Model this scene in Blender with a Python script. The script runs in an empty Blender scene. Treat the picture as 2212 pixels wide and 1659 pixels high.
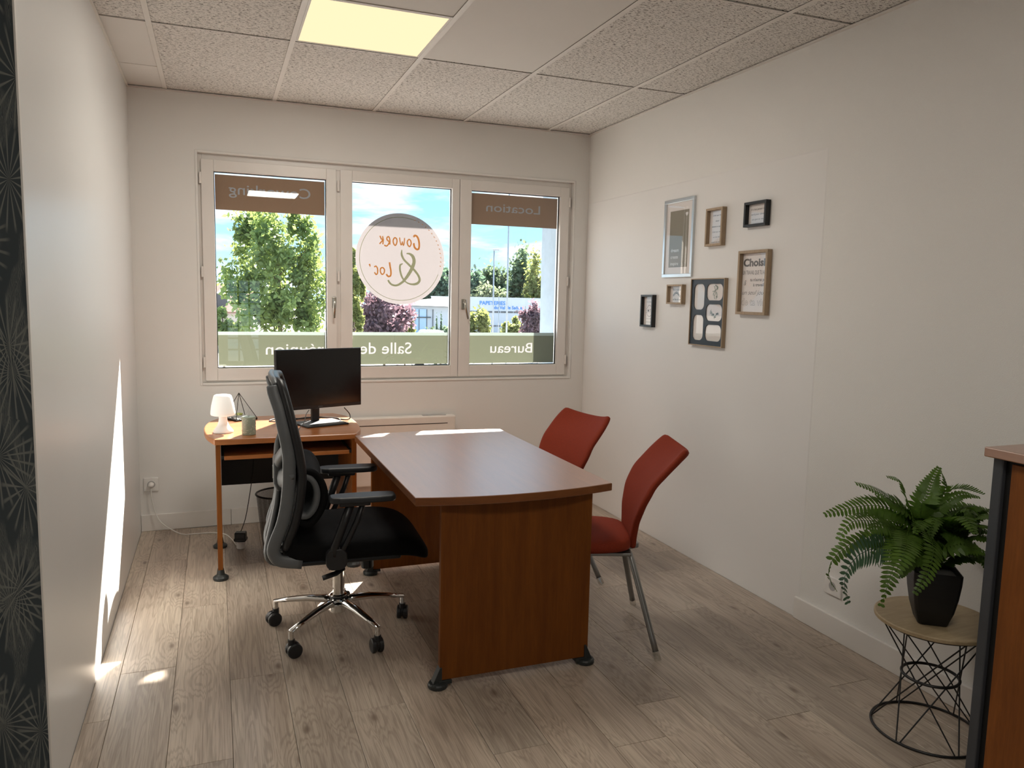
import bpy, math, random
from mathutils import Vector, Matrix
R = math.radians
rnd = random.Random(7)
scene = bpy.context.scene
COL = scene.collection

# ------------------------------------------------------------------ camera
ROOM_W, ROOM_H, ROOM_BACK = 2.927, 2.596, -6.6
CAM = Vector((0.4438, -4.9716, 1.4451))
yaw, pitch, roll = 0.3704, -0.1122, 0.0213
fw = Vector((math.sin(yaw) * math.cos(pitch), math.cos(yaw) * math.cos(pitch), math.sin(pitch)))
rt = Vector((math.cos(yaw), -math.sin(yaw), 0)); up = rt.cross(fw)
rt2 = rt * math.cos(roll) + up * math.sin(roll); up2 = up * math.cos(roll) - rt * math.sin(roll)
cd = bpy.data.cameras.new('camera'); cam = bpy.data.objects.new('camera', cd); COL.objects.link(cam)
cd.sensor_fit = 'HORIZONTAL'; cd.sensor_width = 36.0; cd.lens = 1651.28 / 2212 * 36.0; cd.clip_end = 1000; cd.clip_start = .05
m = Matrix((rt2, up2, -fw)).transposed().to_4x4(); m.translation = CAM; cam.matrix_world = m
scene.camera = cam

# ------------------------------------------------------------------ view
vs = scene.view_settings
vs.view_transform = 'Standard'; vs.look = 'None'; vs.gamma = 1.0; vs.use_curve_mapping = False
vs.exposure = 0.82
scene.cycles.max_bounces = 7; scene.cycles.glossy_bounces = 3; scene.cycles.transmission_bounces = 4

# ------------------------------------------------------------------ world (blue sky with clouds)
SKY_STRENGTH = 1.08
w = bpy.data.worlds.new('sky'); scene.world = w; w.use_nodes = True
nt = w.node_tree; nt.nodes.clear()
def N(t, typ, **kw):
    n = t.nodes.new(typ)
    for k, v in kw.items():
        if k.startswith('i_'):
            n.inputs[k[2:].replace('_', ' ')].default_value = v
        else:
            setattr(n, k, v)
    return n
def ramp(t, stops, interp='LINEAR'):
    r = t.nodes.new('ShaderNodeValToRGB'); r.color_ramp.interpolation = interp
    e = r.color_ramp.elements
    e[0].position, e[0].color = stops[0][0], stops[0][1]
    e[1].position, e[1].color = stops[-1][0], stops[-1][1]
    for p_, c_ in stops[1:-1]:
        x = e.new(p_); x.color = c_
    return r
def c4(c): return (c[0], c[1], c[2], 1.0)
tc = N(nt, 'ShaderNodeTexCoord')
mp = N(nt, 'ShaderNodeMapping'); mp.inputs['Scale'].default_value = (1.0, 1.0, 4.2); mp.inputs['Location'].default_value = (.36, .1, .22)
nt.links.new(tc.outputs['Generated'], mp.inputs['Vector'])
n1 = N(nt, 'ShaderNodeTexNoise', i_Scale=6.5, i_Detail=9.0, i_Roughness=.62, i_Distortion=.35)
nt.links.new(mp.outputs[0], n1.inputs['Vector'])
r1 = ramp(nt, [(.42, (0, 0, 0, 1)), (.60, (1, 1, 1, 1))])
nt.links.new(n1.outputs['Fac'], r1.inputs[0])
n2 = N(nt, 'ShaderNodeTexNoise', i_Scale=11.0, i_Detail=7.0, i_Roughness=.6)
nt.links.new(mp.outputs[0], n2.inputs['Vector'])
r2 = ramp(nt, [(.36, (.46, .60, .76, 1)), (.60, (.84, .89, .94, 1))])
nt.links.new(n2.outputs['Fac'], r2.inputs[0])
sx = N(nt, 'ShaderNodeSeparateXYZ'); nt.links.new(tc.outputs['Generated'], sx.inputs[0])
rz = ramp(nt, [(0.0, (.40, .70, .88, 1)), (.16, (.25, .58, .86, 1)), (1.0, (.12, .36, .76, 1))])
nt.links.new(sx.outputs['Z'], rz.inputs[0])
mixc = N(nt, 'ShaderNodeMixRGB'); nt.links.new(r1.outputs[0], mixc.inputs[0])
nt.links.new(rz.outputs[0], mixc.inputs[1]); nt.links.new(r2.outputs[0], mixc.inputs[2])
bg = N(nt, 'ShaderNodeBackground'); bg.inputs['Strength'].default_value = SKY_STRENGTH
nt.links.new(mixc.outputs[0], bg.inputs['Color'])
wo = N(nt, 'ShaderNodeOutputWorld'); nt.links.new(bg.outputs[0], wo.inputs[0])

# ------------------------------------------------------------------ sun
SUN_DIR = Vector((-1.0, -1.79, -1.660)).normalized()
sl = bpy.data.lights.new('sun', 'SUN'); sl.energy = 22.0; sl.angle = R(.6); sl.color = (1.0, .95, .87)
so = bpy.data.objects.new('sun', sl); COL.objects.link(so)
so.rotation_euler = SUN_DIR.to_track_quat('-Z', 'Y').to_euler(); so.location = (20, 36, 34)

LAMP_WATTS = 10.5
LAMP_COLOR = (1.0, .945, .86)

# ------------------------------------------------------------------ materials
MATS = {}
def new_mat(name):
    mt = bpy.data.materials.new(name); mt.use_nodes = True
    t = mt.node_tree; t.nodes.clear()
    out = N(t, 'ShaderNodeOutputMaterial'); MATS[name] = mt
    return mt, t, out
def principled(t, col, rough=.5, metal=0.0, spec=.5, coat=0.0, coat_rough=.1):
    b = N(t, 'ShaderNodeBsdfPrincipled')
    b.inputs['Base Color'].default_value = c4(col); b.inputs['Roughness'].default_value = rough
    b.inputs['Metallic'].default_value = metal; b.inputs['Specular IOR Level'].default_value = spec
    b.inputs['Coat Weight'].default_value = coat; b.inputs['Coat IOR'].default_value = 2.3 if coat > .7 else 1.5; b.inputs['Coat Roughness'].default_value = coat_rough
    return b
def plain(name, col, rough=.5, metal=0.0, spec=.5, var=.06, scale=18.0, bump=0.0, bscale=200.0, coat=0.0, emis=None, coat_rough=.1):
    """procedural finish: slight colour variation plus optional fine bump"""
    mt, t, out = new_mat(name)
    b = principled(t, col, rough, metal, spec, coat, coat_rough)
    co = N(t, 'ShaderNodeTexCoord')
    nz = N(t, 'ShaderNodeTexNoise', i_Scale=scale, i_Detail=3.0); t.links.new(co.outputs['Object'], nz.inputs['Vector'])
    lo = tuple(max(0, x * (1 - var)) for x in col); hi = tuple(min(1, x * (1 + var)) for x in col)
    rp = ramp(t, [(.3, c4(lo)), (.7, c4(hi))]); t.links.new(nz.outputs['Fac'], rp.inputs[0])
    t.links.new(rp.outputs[0], b.inputs['Base Color'])
    if bump:
        nb = N(t, 'ShaderNodeTexNoise', i_Scale=bscale, i_Detail=2.0); t.links.new(co.outputs['Object'], nb.inputs['Vector'])
        bp = N(t, 'ShaderNodeBump', i_Strength=bump, i_Distance=.002); t.links.new(nb.outputs['Fac'], bp.inputs['Height'])
        t.links.new(bp.outputs[0], b.inputs['Normal'])
    t.links.new(b.outputs[0], out.inputs[0])
    return mt
def wood(name, light, dark, axis='X', rough=.35, scale=1.0, coat=0.0, spec=.5, coat_rough=.2, fine=1.0):
    """grain running along the given axis (object space)"""
    mt, t, out = new_mat(name)
    b = principled(t, light, rough, 0, spec, coat, coat_rough)
    co = N(t, 'ShaderNodeTexCoord'); mp_ = N(t, 'ShaderNodeMapping')
    s = {'X': (1.2, 14, 14), 'Y': (14, 1.2, 14), 'Z': (14, 14, 1.2)}[axis]
    mp_.inputs['Scale'].default_value = tuple(v * scale for v in s)
    t.links.new(co.outputs['Object'], mp_.inputs['Vector'])
    nz = N(t, 'ShaderNodeTexNoise', i_Scale=1.6, i_Detail=6.0, i_Roughness=.6, i_Distortion=.6); t.links.new(mp_.outputs[0], nz.inputs['Vector'])
    nf = N(t, 'ShaderNodeTexNoise', i_Scale=9.0, i_Detail=4.0, i_Roughness=.7); t.links.new(mp_.outputs[0], nf.inputs['Vector'])
    rp = ramp(t, [(.28, c4(dark)), (.72, c4(light))]); t.links.new(nz.outputs['Fac'], rp.inputs[0])
    rf = ramp(t, [(.3, (.78, .78, .78, 1)), (.7, (1.08, 1.08, 1.08, 1))]); t.links.new(nf.outputs['Fac'], rf.inputs[0])
    mx = N(t, 'ShaderNodeMixRGB', blend_type='MULTIPLY'); mx.inputs[0].default_value = .7 * fine
    t.links.new(rp.outputs[0], mx.inputs[1]); t.links.new(rf.outputs[0], mx.inputs[2])
    t.links.new(mx.outputs[0], b.inputs['Base Color'])
    t.links.new(b.outputs[0], out.inputs[0])
    return mt

plain('wall_white', (.80, .785, .755), .6, spec=.3, var=.02, scale=1.3, bump=.05, bscale=60)
plain('wall_satin', (.77, .765, .745), .33, spec=.42, var=.015, scale=1.1, bump=.02, bscale=30)
plain('panel_paint', (.80, .785, .765), .5, spec=.35, var=.015, scale=1.4, bump=.03, bscale=50)
plain('trim_white', (.80, .77, .73), .4, var=.02, scale=6)
plain('frame_pvc', (.80, .765, .725), .32, var=.02, scale=6)
plain('gasket', (.012, .012, .012), .6)
plain('hardware_steel', (.45, .43, .38), .3, metal=.9)
plain('plastic_white', (.82, .80, .77), .35)
plain('outlet_grey', (.42, .41, .40), .4)
plain('radiator_white', (.80, .76, .70), .35, var=.02)
plain('slot_dark', (.03, .03, .03), .6)
plain('exterior_render', (.31, .39, .47), .8, bump=.2, bscale=40)  # white render, with the blue of sky-lit shade mixed into its colour
plain('black_plastic', (.012, .0125, .014), .38, var=.1)
plain('black_armpad', (.018, .020, .023), .45, var=.1)
plain('black_fabric', (.006, .006, .0065), .9, spec=.15, var=.2, scale=300, bump=.3, bscale=900)
plain('grey_shell', (.13, .14, .147), .42, var=.05)
plain('chrome', (.78, .77, .75), .07, metal=1.0, var=.01)
plain('tube_grey', (.27, .27, .265), .32, metal=.85, var=.05)
plain('caster_black', (.011, .011, .012), .42)
plain('foot_green_grey', (.022, .026, .026), .42, var=.1)
plain('matte_black', (.008, .008, .0085), .55)
plain('wire_black', (.010, .010, .011), .42)
plain('screen_black', (.004, .004, .004), .16, var=.0)
plain('cable_black', (.010, .010, .010), .5)
plain('cable_white', (.78, .76, .72), .4)
plain('cable_grey', (.10, .10, .10), .5)
plain('lead_frame', (.02, .018, .016), .4, metal=.6)
plain('pebble_white', (.75, .75, .72), .6, var=.5, scale=120, bump=.6, bscale=90)
plain('succulent', (.42, .48, .13), .5, var=.25, scale=40)
plain('candle_wax', (.30, .345, .27), .5, var=.08, scale=60)
plain('candle_fleck', (.62, .62, .50), .5)
plain('wick', (.05, .04, .03), .8)
plain('frame_silver', (.62, .66, .68), .28, metal=.9, var=.03)
plain('frame_navy', (.022, .033, .047), .5, var=.05)
plain('frame_black', (.010, .012, .014), .45)
plain('paper_white', (.78, .735, .71), .7, var=.01)
plain('paper_grey', (.26, .235, .185), .6, var=.01)
plain('ink_black', (.02, .02, .02), .7)
plain('ink_grey', (.11, .11, .11), .7)
plain('ink_sage', (.36, .42, .37), .7)
plain('ink_white', (.80, .80, .80), .7)
plain('pot_black', (.006, .006, .0065), .5)
plain('soil', (.02, .014, .01), .9)
plain('cabinet_grey', (.050, .055, .064), .45)
plain('grid_white', (.74, .70, .65), .45, var=.02)
plain('tile_plain', (.72, .69, .65), .75, var=.012, scale=3)
plain('lamp_housing', (.75, .75, .73), .4)
plain('asphalt', (.34, .33, .31), .9, var=.2, scale=1.0)
plain('building_white', (.55, .60, .66), .8, var=.02, scale=.3)
plain('building_panel', (.45, .62, .80), .7)
plain('building_window', (.10, .11, .12), .3)
plain('building_blue', (.06, .24, .62), .6)
plain('roof_grey', (.30, .295, .29), .8, var=.12, scale=2.0)
plain('roof_brown', (.26, .13, .095), .8, var=.25, scale=5.0)
plain('roof_valley', (.08, .085, .10), .7)
plain('house_wall', (.55, .48, .42), .8)
plain('post_grey', (.40, .43, .46), .5, metal=.4)
plain('sign_red', (.60, .03, .03), .5)
plain('sign_white', (.85, .85, .85), .5)
plain('car_white', (.75, .76, .78), .25, coat=.5)
plain('car_glass', (.03, .04, .05), .08)
plain('tyre', (.015, .015, .015), .8)
plain('bark', (.11, .085, .06), .9, var=.3, scale=6, bump=.5, bscale=20)
plain('bark_grey', (.14, .13, .11), .9, var=.3, scale=6)

def fabric(name, col, bs):
    mt, t, out = new_mat(name)
    b = principled(t, col, .82, 0, .25); b.inputs['Sheen Weight'].default_value = .25
    b.inputs['Sheen Roughness'].default_value = .5; b.inputs['Sheen Tint'].default_value = c4(col)
    co = N(t, 'ShaderNodeTexCoord'); nz = N(t, 'ShaderNodeTexNoise', i_Scale=bs, i_Detail=2.0)
    t.links.new(co.outputs['Object'], nz.inputs['Vector'])
    rp = ramp(t, [(.35, c4(tuple(x * .8 for x in col))), (.65, c4(tuple(min(1, x * 1.15) for x in col)))])
    t.links.new(nz.outputs['Fac'], rp.inputs[0]); t.links.new(rp.outputs[0], b.inputs['Base Color'])
    bp = N(t, 'ShaderNodeBump', i_Strength=.25, i_Distance=.001); t.links.new(nz.outputs['Fac'], bp.inputs['Height'])
    t.links.new(bp.outputs[0], b.inputs['Normal']); t.links.new(b.outputs[0], out.inputs[0])
fabric('red_fabric', (.215, .026, .008), 500)

CH_L, CH_D = (.42, .155, .042), (.30, .098, .024)
wood('cherry_x', CH_L, CH_D, 'X', .34)
wood('cherry_y', CH_L, CH_D, 'Y', .34)
wood('cherry_z', (.205, .062, .006), (.14, .038, .003), 'Z', .55, spec=.25)
wood('cherry_top', (.36, .135, .042), (.26, .088, .026), 'Y', .34, coat=1.0, coat_rough=.36, spec=1.0)
wood('cherry_top_x', (.42, .155, .045), (.31, .10, .026), 'X', .32, coat=.5, coat_rough=.24)
wood('cabinet_wood', (.27, .088, .016), (.17, .050, .008), 'Z', .5, spec=.3)
wood('oak_frame', (.45, .335, .22), (.36, .26, .165), 'Z', .55, scale=4)
wood('cherry_edge', (.24, .085, .026), (.17, .056, .016), 'X', .45, spec=.3)
wood('ply_top', (.47, .36, .22), (.38, .285, .17), 'X', .5, scale=1.5)

# oak laminate floor: each plank an object, shifted by its own random number
def floor_mat():
    mt, t, out = new_mat('oak_plank')
    b = principled(t, (.4, .32, .25), .36, 0, .5)
    co = N(t, 'ShaderNodeTexCoord'); oi = N(t, 'ShaderNodeObjectInfo')
    ml = N(t, 'ShaderNodeMath', operation='MULTIPLY'); ml.inputs[1].default_value = 47.0
    t.links.new(oi.outputs['Random'], ml.inputs[0])
    cb = N(t, 'ShaderNodeCombineXYZ'); t.links.new(ml.outputs[0], cb.inputs[0]); t.links.new(ml.outputs[0], cb.inputs[1]); t.links.new(ml.outputs[0], cb.inputs[2])
    ad = N(t, 'ShaderNodeVectorMath', operation='ADD'); t.links.new(co.outputs['Object'], ad.inputs[0]); t.links.new(cb.outputs[0], ad.inputs[1])
    def mapped(scale):
        q = N(t, 'ShaderNodeMapping'); q.inputs['Scale'].default_value = scale; t.links.new(ad.outputs[0], q.inputs['Vector']); return q
    # knots, which also bend the grain round them
    mk = mapped((5.2, 2.3, 1)); vo = N(t, 'ShaderNodeTexVoronoi', i_Scale=1.0, i_Randomness=1.0); vo.voronoi_dimensions = '2D'; t.links.new(mk.outputs[0], vo.inputs['Vector'])
    rk = ramp(t, [(0.0, (1, 1, 1, 1)), (.035, (.75, .75, .75, 1)), (.065, (.25, .25, .25, 1)), (.12, (0, 0, 0, 1))]); t.links.new(vo.outputs['Distance'], rk.inputs[0])
    rw = ramp(t, [(0.0, (1, 1, 1, 1)), (.42, (0, 0, 0, 1))], 'EASE'); t.links.new(vo.outputs['Distance'], rw.inputs[0])
    # broad tone
    m1 = mapped((9, .9, 1)); na = N(t, 'ShaderNodeTexNoise', i_Scale=1.0, i_Detail=4.0, i_Roughness=.55, i_Distortion=.5); t.links.new(m1.outputs[0], na.inputs['Vector'])
    # ring grain
    m2 = mapped((22, 1.5, 1)); nb = N(t, 'ShaderNodeTexNoise', i_Scale=1.0, i_Detail=3.0, i_Roughness=.5, i_Distortion=.9); t.links.new(m2.outputs[0], nb.inputs['Vector'])
    s1 = N(t, 'ShaderNodeMath', operation='MULTIPLY'); s1.inputs[1].default_value = 42.0; t.links.new(nb.outputs['Fac'], s1.inputs[0])
    s1b = N(t, 'ShaderNodeMath', operation='MULTIPLY_ADD'); s1b.inputs[1].default_value = 20.0; t.links.new(rw.outputs[0], s1b.inputs[0]); t.links.new(s1.outputs[0], s1b.inputs[2])
    s2 = N(t, 'ShaderNodeMath', operation='SINE'); t.links.new(s1b.outputs[0], s2.inputs[0])
    s3 = N(t, 'ShaderNodeMapRange'); s3.inputs[1].default_value = -1; s3.inputs[2].default_value = 1; t.links.new(s2.outputs[0], s3.inputs[0])
    # fine fibre
    m3 = mapped((210, 4.5, 1)); nc = N(t, 'ShaderNodeTexNoise', i_Scale=1.0, i_Detail=3.0, i_Roughness=.6); t.links.new(m3.outputs[0], nc.inputs['Vector'])
    ra = ramp(t, [(.25, (.31, .25, .20, 1)), (.5, (.42, .35, .285, 1)), (.75, (.49, .42, .34, 1))]); t.links.new(na.outputs['Fac'], ra.inputs[0])
    def mul(a, ramp_, f):
        mx = N(t, 'ShaderNodeMixRGB', blend_type='MULTIPLY'); mx.inputs[0].default_value = f
        t.links.new(a, mx.inputs[1]); t.links.new(ramp_.outputs[0], mx.inputs[2]); return mx.outputs[0]
    rb = ramp(t, [(.10, (.78, .76, .74, 1)), (.55, (1.04, 1.04, 1.04, 1))]); t.links.new(s3.outputs[0], rb.inputs[0])
    rc = ramp(t, [(.32, (.66, .64, .62, 1)), (.58, (1.07, 1.07, 1.07, 1))]); t.links.new(nc.outputs['Fac'], rc.inputs[0])
    c = mul(ra.outputs[0], rb, .75); c = mul(c, rc, .65)
    mxk = N(t, 'ShaderNodeMixRGB'); t.links.new(c, mxk.inputs[1]); mxk.inputs[2].default_value = (.13, .09, .065, 1)
    kf = N(t, 'ShaderNodeMath', operation='MULTIPLY'); kf.inputs[1].default_value = .85; t.links.new(rk.outputs[0], kf.inputs[0])
    # knots only in some cells
    sc_ = N(t, 'ShaderNodeSeparateXYZ'); t.links.new(vo.outputs['Color'], sc_.inputs[0])
    gt = N(t, 'ShaderNodeMath', operation='GREATER_THAN'); gt.inputs[1].default_value = .5; t.links.new(sc_.outputs[0], gt.inputs[0])
    kg = N(t, 'ShaderNodeMath', operation='MULTIPLY'); t.links.new(kf.outputs[0], kg.inputs[0]); t.links.new(gt.outputs[0], kg.inputs[1])
    t.links.new(kg.outputs[0], mxk.inputs[0])
    # plank to plank tone
    rt_ = ramp(t, [(0, (.92, .92, .92, 1)), (1, (1.18, 1.17, 1.15, 1))]); t.links.new(oi.outputs['Random'], rt_.inputs[0])
    fin = mul(mxk.outputs[0], rt_, 1.0)
    t.links.new(fin, b.inputs['Base Color'])
    bp = N(t, 'ShaderNodeBump', i_Strength=.12, i_Distance=.0015); t.links.new(nc.outputs['Fac'], bp.inputs['Height']); t.links.new(bp.outputs[0], b.inputs['Normal'])
    t.links.new(b.outputs[0], out.inputs[0])
floor_mat()
plain('floor_gap', (.06, .045, .035), .8)

# mineral fibre ceiling tile with short dark fissures
def tile_mat():
    mt, t, out = new_mat('tile_fissured')
    b = principled(t, (.7, .66, .61), .85, 0, .2)
    co = N(t, 'ShaderNodeTexCoord')
    def spot(scale, lo, hi, rot):
        q = N(t, 'ShaderNodeMapping'); q.inputs['Scale'].default_value = scale; q.inputs['Rotation'].default_value = (0, 0, rot)
        t.links.new(co.outputs['Object'], q.inputs['Vector'])
        nz = N(t, 'ShaderNodeTexNoise', i_Scale=1.0, i_Detail=2.0, i_Roughness=.5, i_Distortion=.4); t.links.new(q.outputs[0], nz.inputs['Vector'])
        r_ = ramp(t, [(lo, (0, 0, 0, 1)), (hi, (1, 1, 1, 1))]); t.links.new(nz.outputs['Fac'], r_.inputs[0]); return r_
    a = spot((56, 190, 1), .585, .625, R(6)); c = spot((90, 290, 1), .61, .645, R(-9))
    mx = N(t, 'ShaderNodeMixRGB', blend_type='LIGHTEN'); mx.inputs[0].default_value = 1; t.links.new(a.outputs[0], mx.inputs[1]); t.links.new(c.outputs[0], mx.inputs[2])
    fm = N(t, 'ShaderNodeMixRGB'); t.links.new(mx.outputs[0], fm.inputs[0]); fm.inputs[1].default_value = (.76, .725, .68, 1); fm.inputs[2].default_value = (.17, .15, .13, 1)
    t.links.new(fm.outputs[0], b.inputs['Base Color'])
    bp = N(t, 'ShaderNodeBump', i_Strength=.6, i_Distance=.003); bp.invert = True; t.links.new(mx.outputs[0], bp.inputs['Height']); t.links.new(bp.outputs[0], b.inputs['Normal'])
    t.links.new(b.outputs[0], out.inputs[0])
tile_mat()

# woven glass-fibre wall covering
def weave_mat():
    mt, t, out = new_mat('wall_weave')
    b = principled(t, (.80, .785, .755), .6, 0, .3)
    co = N(t, 'ShaderNodeTexCoord'); sp = N(t, 'ShaderNodeSeparateXYZ'); t.links.new(co.outputs['Object'], sp.inputs[0])
    cb = N(t, 'ShaderNodeCombineXYZ'); t.links.new(sp.outputs['Y'], cb.inputs[0]); t.links.new(sp.outputs['Z'], cb.inputs[1])
    q = N(t, 'ShaderNodeMapping'); q.inputs['Rotation'].default_value = (0, 0, R(35)); q.inputs['Scale'].default_value = (190, 260, 1); t.links.new(cb.outputs[0], q.inputs['Vector'])
    vo = N(t, 'ShaderNodeTexVoronoi', i_Scale=1.0, i_Randomness=.35); vo.voronoi_dimensions = '2D'; t.links.new(q.outputs[0], vo.inputs['Vector'])
    bp = N(t, 'ShaderNodeBump', i_Strength=.38, i_Distance=.002); bp.invert = True; t.links.new(vo.outputs['Distance'], bp.inputs['Height']); t.links.new(bp.outputs[0], b.inputs['Normal'])
    t.links.new(b.outputs[0], out.inputs[0])
weave_mat()

# dark wallpaper printed with pale fans and fronds
def wallpaper_mat():
    mt, t, out = new_mat('wallpaper_fans')
    b = principled(t, (.02, .03, .035), .6, 0, .3)
    co = N(t, 'ShaderNodeTexCoord'); sp = N(t, 'ShaderNodeSeparateXYZ'); t.links.new(co.outputs['Object'], sp.inputs[0])
    cb = N(t, 'ShaderNodeCombineXYZ'); t.links.new(sp.outputs['X'], cb.inputs[0]); t.links.new(sp.outputs['Z'], cb.inputs[1])
    def fans(scale, off, rays, rad, squash):
        q = N(t, 'ShaderNodeMapping'); q.inputs['Scale'].default_value = (scale, scale * squash, 1); q.inputs['Location'].default_value = off; t.links.new(cb.outputs[0], q.inputs['Vector'])
        vo = N(t, 'ShaderNodeTexVoronoi', i_Scale=1.0, i_Randomness=.45); vo.voronoi_dimensions = '2D'; t.links.new(q.outputs[0], vo.inputs['Vector'])
        df = N(t, 'ShaderNodeVectorMath', operation='SUBTRACT'); t.links.new(q.outputs[0], df.inputs[0]); t.links.new(vo.outputs['Position'], df.inputs[1])
        s = N(t, 'ShaderNodeSeparateXYZ'); t.links.new(df.outputs[0], s.inputs[0])
        at = N(t, 'ShaderNodeMath', operation='ARCTAN2'); t.links.new(s.outputs['Y'], at.inputs[0]); t.links.new(s.outputs['X'], at.inputs[1])
        mu = N(t, 'ShaderNodeMath', operation='MULTIPLY'); mu.inputs[1].default_value = rays; t.links.new(at.outputs[0], mu.inputs[0])
        sn = N(t, 'ShaderNodeMath', operation='SINE'); t.links.new(mu.outputs[0], sn.inputs[0])
        rr = ramp(t, [(.55, (0, 0, 0, 1)), (.95, (1, 1, 1, 1))]); t.links.new(sn.outputs[0], rr.inputs[0])
        rd = ramp(t, [(0.0, (1, 1, 1, 1)), (rad, (.55, .55, .55, 1)), (rad + .06, (0, 0, 0, 1))]); t.links.new(vo.outputs['Distance'], rd.inputs[0])
        mm = N(t, 'ShaderNodeMixRGB', blend_type='MULTIPLY'); mm.inputs[0].default_value = 1; t.links.new(rr.outputs[0], mm.inputs[1]); t.links.new(rd.outputs[0], mm.inputs[2])
        return mm
    f1 = fans(5.2, (.62, .12, 0), 24.0, .40, .62); f2 = fans(7.0, (7.4, 3.3, 0), 17.0, .34, .42)
    q = N(t, 'ShaderNodeMapping'); q.inputs['Scale'].default_value = (20, 5, 1); t.links.new(cb.outputs[0], q.inputs['Vector'])
    wv = N(t, 'ShaderNodeTexWave', i_Scale=7.0, i_Distortion=9.0, i_Detail=2.0); t.links.new(q.outputs[0], wv.inputs['Vector'])
    wr = ramp(t, [(.55, (0, 0, 0, 1)), (.9, (.6, .6, .6, 1))]); t.links.new(wv.outputs['Fac'], wr.inputs[0])
    nm = N(t, 'ShaderNodeTexNoise', i_Scale=1.0, i_Detail=1.0); t.links.new(q.outputs[0], nm.inputs['Vector'])
    nr = ramp(t, [(.5, (0, 0, 0, 1)), (.56, (1, 1, 1, 1))]); t.links.new(nm.outputs['Fac'], nr.inputs[0])
    wm = N(t, 'ShaderNodeMixRGB', blend_type='MULTIPLY'); wm.inputs[0].default_value = 1; t.links.new(wr.outputs[0], wm.inputs[1]); t.links.new(nr.outputs[0], wm.inputs[2])
    l1 = N(t, 'ShaderNodeMixRGB', blend_type='LIGHTEN'); l1.inputs[0].default_value = 1; t.links.new(f1.outputs[0], l1.inputs[1]); t.links.new(f2.outputs[0], l1.inputs[2])
    l2 = N(t, 'ShaderNodeMixRGB', blend_type='LIGHTEN'); l2.inputs[0].default_value = 1; t.links.new(l1.outputs[0], l2.inputs[1]); t.links.new(wm.outputs[0], l2.inputs[2])
    fm = N(t, 'ShaderNodeMixRGB'); t.links.new(l2.outputs[0], fm.inputs[0]); fm.inputs[1].default_value = (.055, .068, .076, 1); fm.inputs[2].default_value = (.27, .275, .25, 1)
    t.links.new(fm.outputs[0], b.inputs['Base Color']); t.links.new(b.outputs[0], out.inputs[0])
wallpaper_mat()

# thin clear glass: straight-through transmission plus a mirror-like film
def glass_mat(name, ior=1.5, rough=.0, tint=(1, 1, 1)):
    mt, t, out = new_mat(name)
    tr = N(t, 'ShaderNodeBsdfTransparent'); tr.inputs[0].default_value = c4(tint)
    gl = N(t, 'ShaderNodeBsdfGlossy'); gl.inputs['Roughness'].default_value = rough
    fr = N(t, 'ShaderNodeFresnel'); ge = N(t, 'ShaderNodeNewGeometry'); mr = N(t, 'ShaderNodeMapRange')
    mr.inputs[3].default_value = ior; mr.inputs[4].default_value = 1.0 / ior; t.links.new(ge.outputs['Backfacing'], mr.inputs[0]); t.links.new(mr.outputs[0], fr.inputs[0])
    mx = N(t, 'ShaderNodeMixShader'); t.links.new(fr.outputs[0], mx.inputs[0]); t.links.new(tr.outputs[0], mx.inputs[1]); t.links.new(gl.outputs[0], mx.inputs[2])
    t.links.new(mx.outputs[0], out.inputs[0])
glass_mat('pane_glass', 1.75); glass_mat('picture_glass', 1.6); glass_mat('foot_clear', 1.45, .05, (.85, .85, .83)); glass_mat('terrarium_glass', 1.5)

# adhesive vinyl: diffuse on the room side, lets part of the daylight through
def vinyl(name, diff, trans):
    mt, t, out = new_mat(name)
    d = N(t, 'ShaderNodeBsdfDiffuse'); d.inputs[0].default_value = c4(diff)
    l = N(t, 'ShaderNodeBsdfTranslucent'); l.inputs[0].default_value = c4(trans)
    a = N(t, 'ShaderNodeAddShader'); t.links.new(d.outputs[0], a.inputs[0]); t.links.new(l.outputs[0], a.inputs[1]); t.links.new(a.outputs[0], out.inputs[0])
vinyl('vinyl_green', (.075, .088, .066), (.031, .033, .0225))
vinyl('vinyl_brown', (.26, .17, .11), (.02, .014, .010))
vinyl('vinyl_white', (0.198, 0.198, 0.198), (0.1025, 0.09594, 0.0943))
vinyl('vinyl_shade_text', (.30, .32, .34), (.03, .03, .032))
vinyl('vinyl_mint', (0.18, 0.207, 0.189), (0.07216, 0.0861, 0.0779))
vinyl('vinyl_circle', (0.126, 0.126, 0.1305), (0.08036, 0.07216, 0.07134))
vinyl('vinyl_orange', (.10, .04, .01), (.62, .27, .07))
vinyl('vinyl_olive', (.05, .06, .03), (.36, .39, .24))
vinyl('lamp_plastic', (.72, .72, .71), (.18, .18, .178))

def leafmat(name, col, trans, rough=.5, var=.3, scale=2.0):
    mt, t, out = new_mat(name)
    b = principled(t, col, rough, 0, .4)
    l = N(t, 'ShaderNodeBsdfTranslucent')
    co = N(t, 'ShaderNodeTexCoord'); nz = N(t, 'ShaderNodeTexNoise', i_Scale=scale, i_Detail=4.0); t.links.new(co.outputs['Object'], nz.inputs['Vector'])
    r_ = ramp(t, [(.3, c4(tuple(x * (1 - var) for x in col))), (.7, c4(tuple(min(1, x * (1 + var)) for x in col)))]); t.links.new(nz.outputs['Fac'], r_.inputs[0]); t.links.new(r_.outputs[0], b.inputs['Base Color'])
    r2_ = ramp(t, [(.3, c4(tuple(x * (1 - var) for x in trans))), (.7, c4(tuple(min(1, x * (1 + var)) for x in trans)))]); t.links.new(nz.outputs['Fac'], r2_.inputs[0]); t.links.new(r2_.outputs[0], l.inputs[0])
    mx = N(t, 'ShaderNodeMixShader'); mx.inputs[0].default_value = .5; t.links.new(b.outputs[0], mx.inputs[1]); t.links.new(l.outputs[0], mx.inputs[2])
    t.links.new(mx.outputs[0], out.inputs[0])
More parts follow.
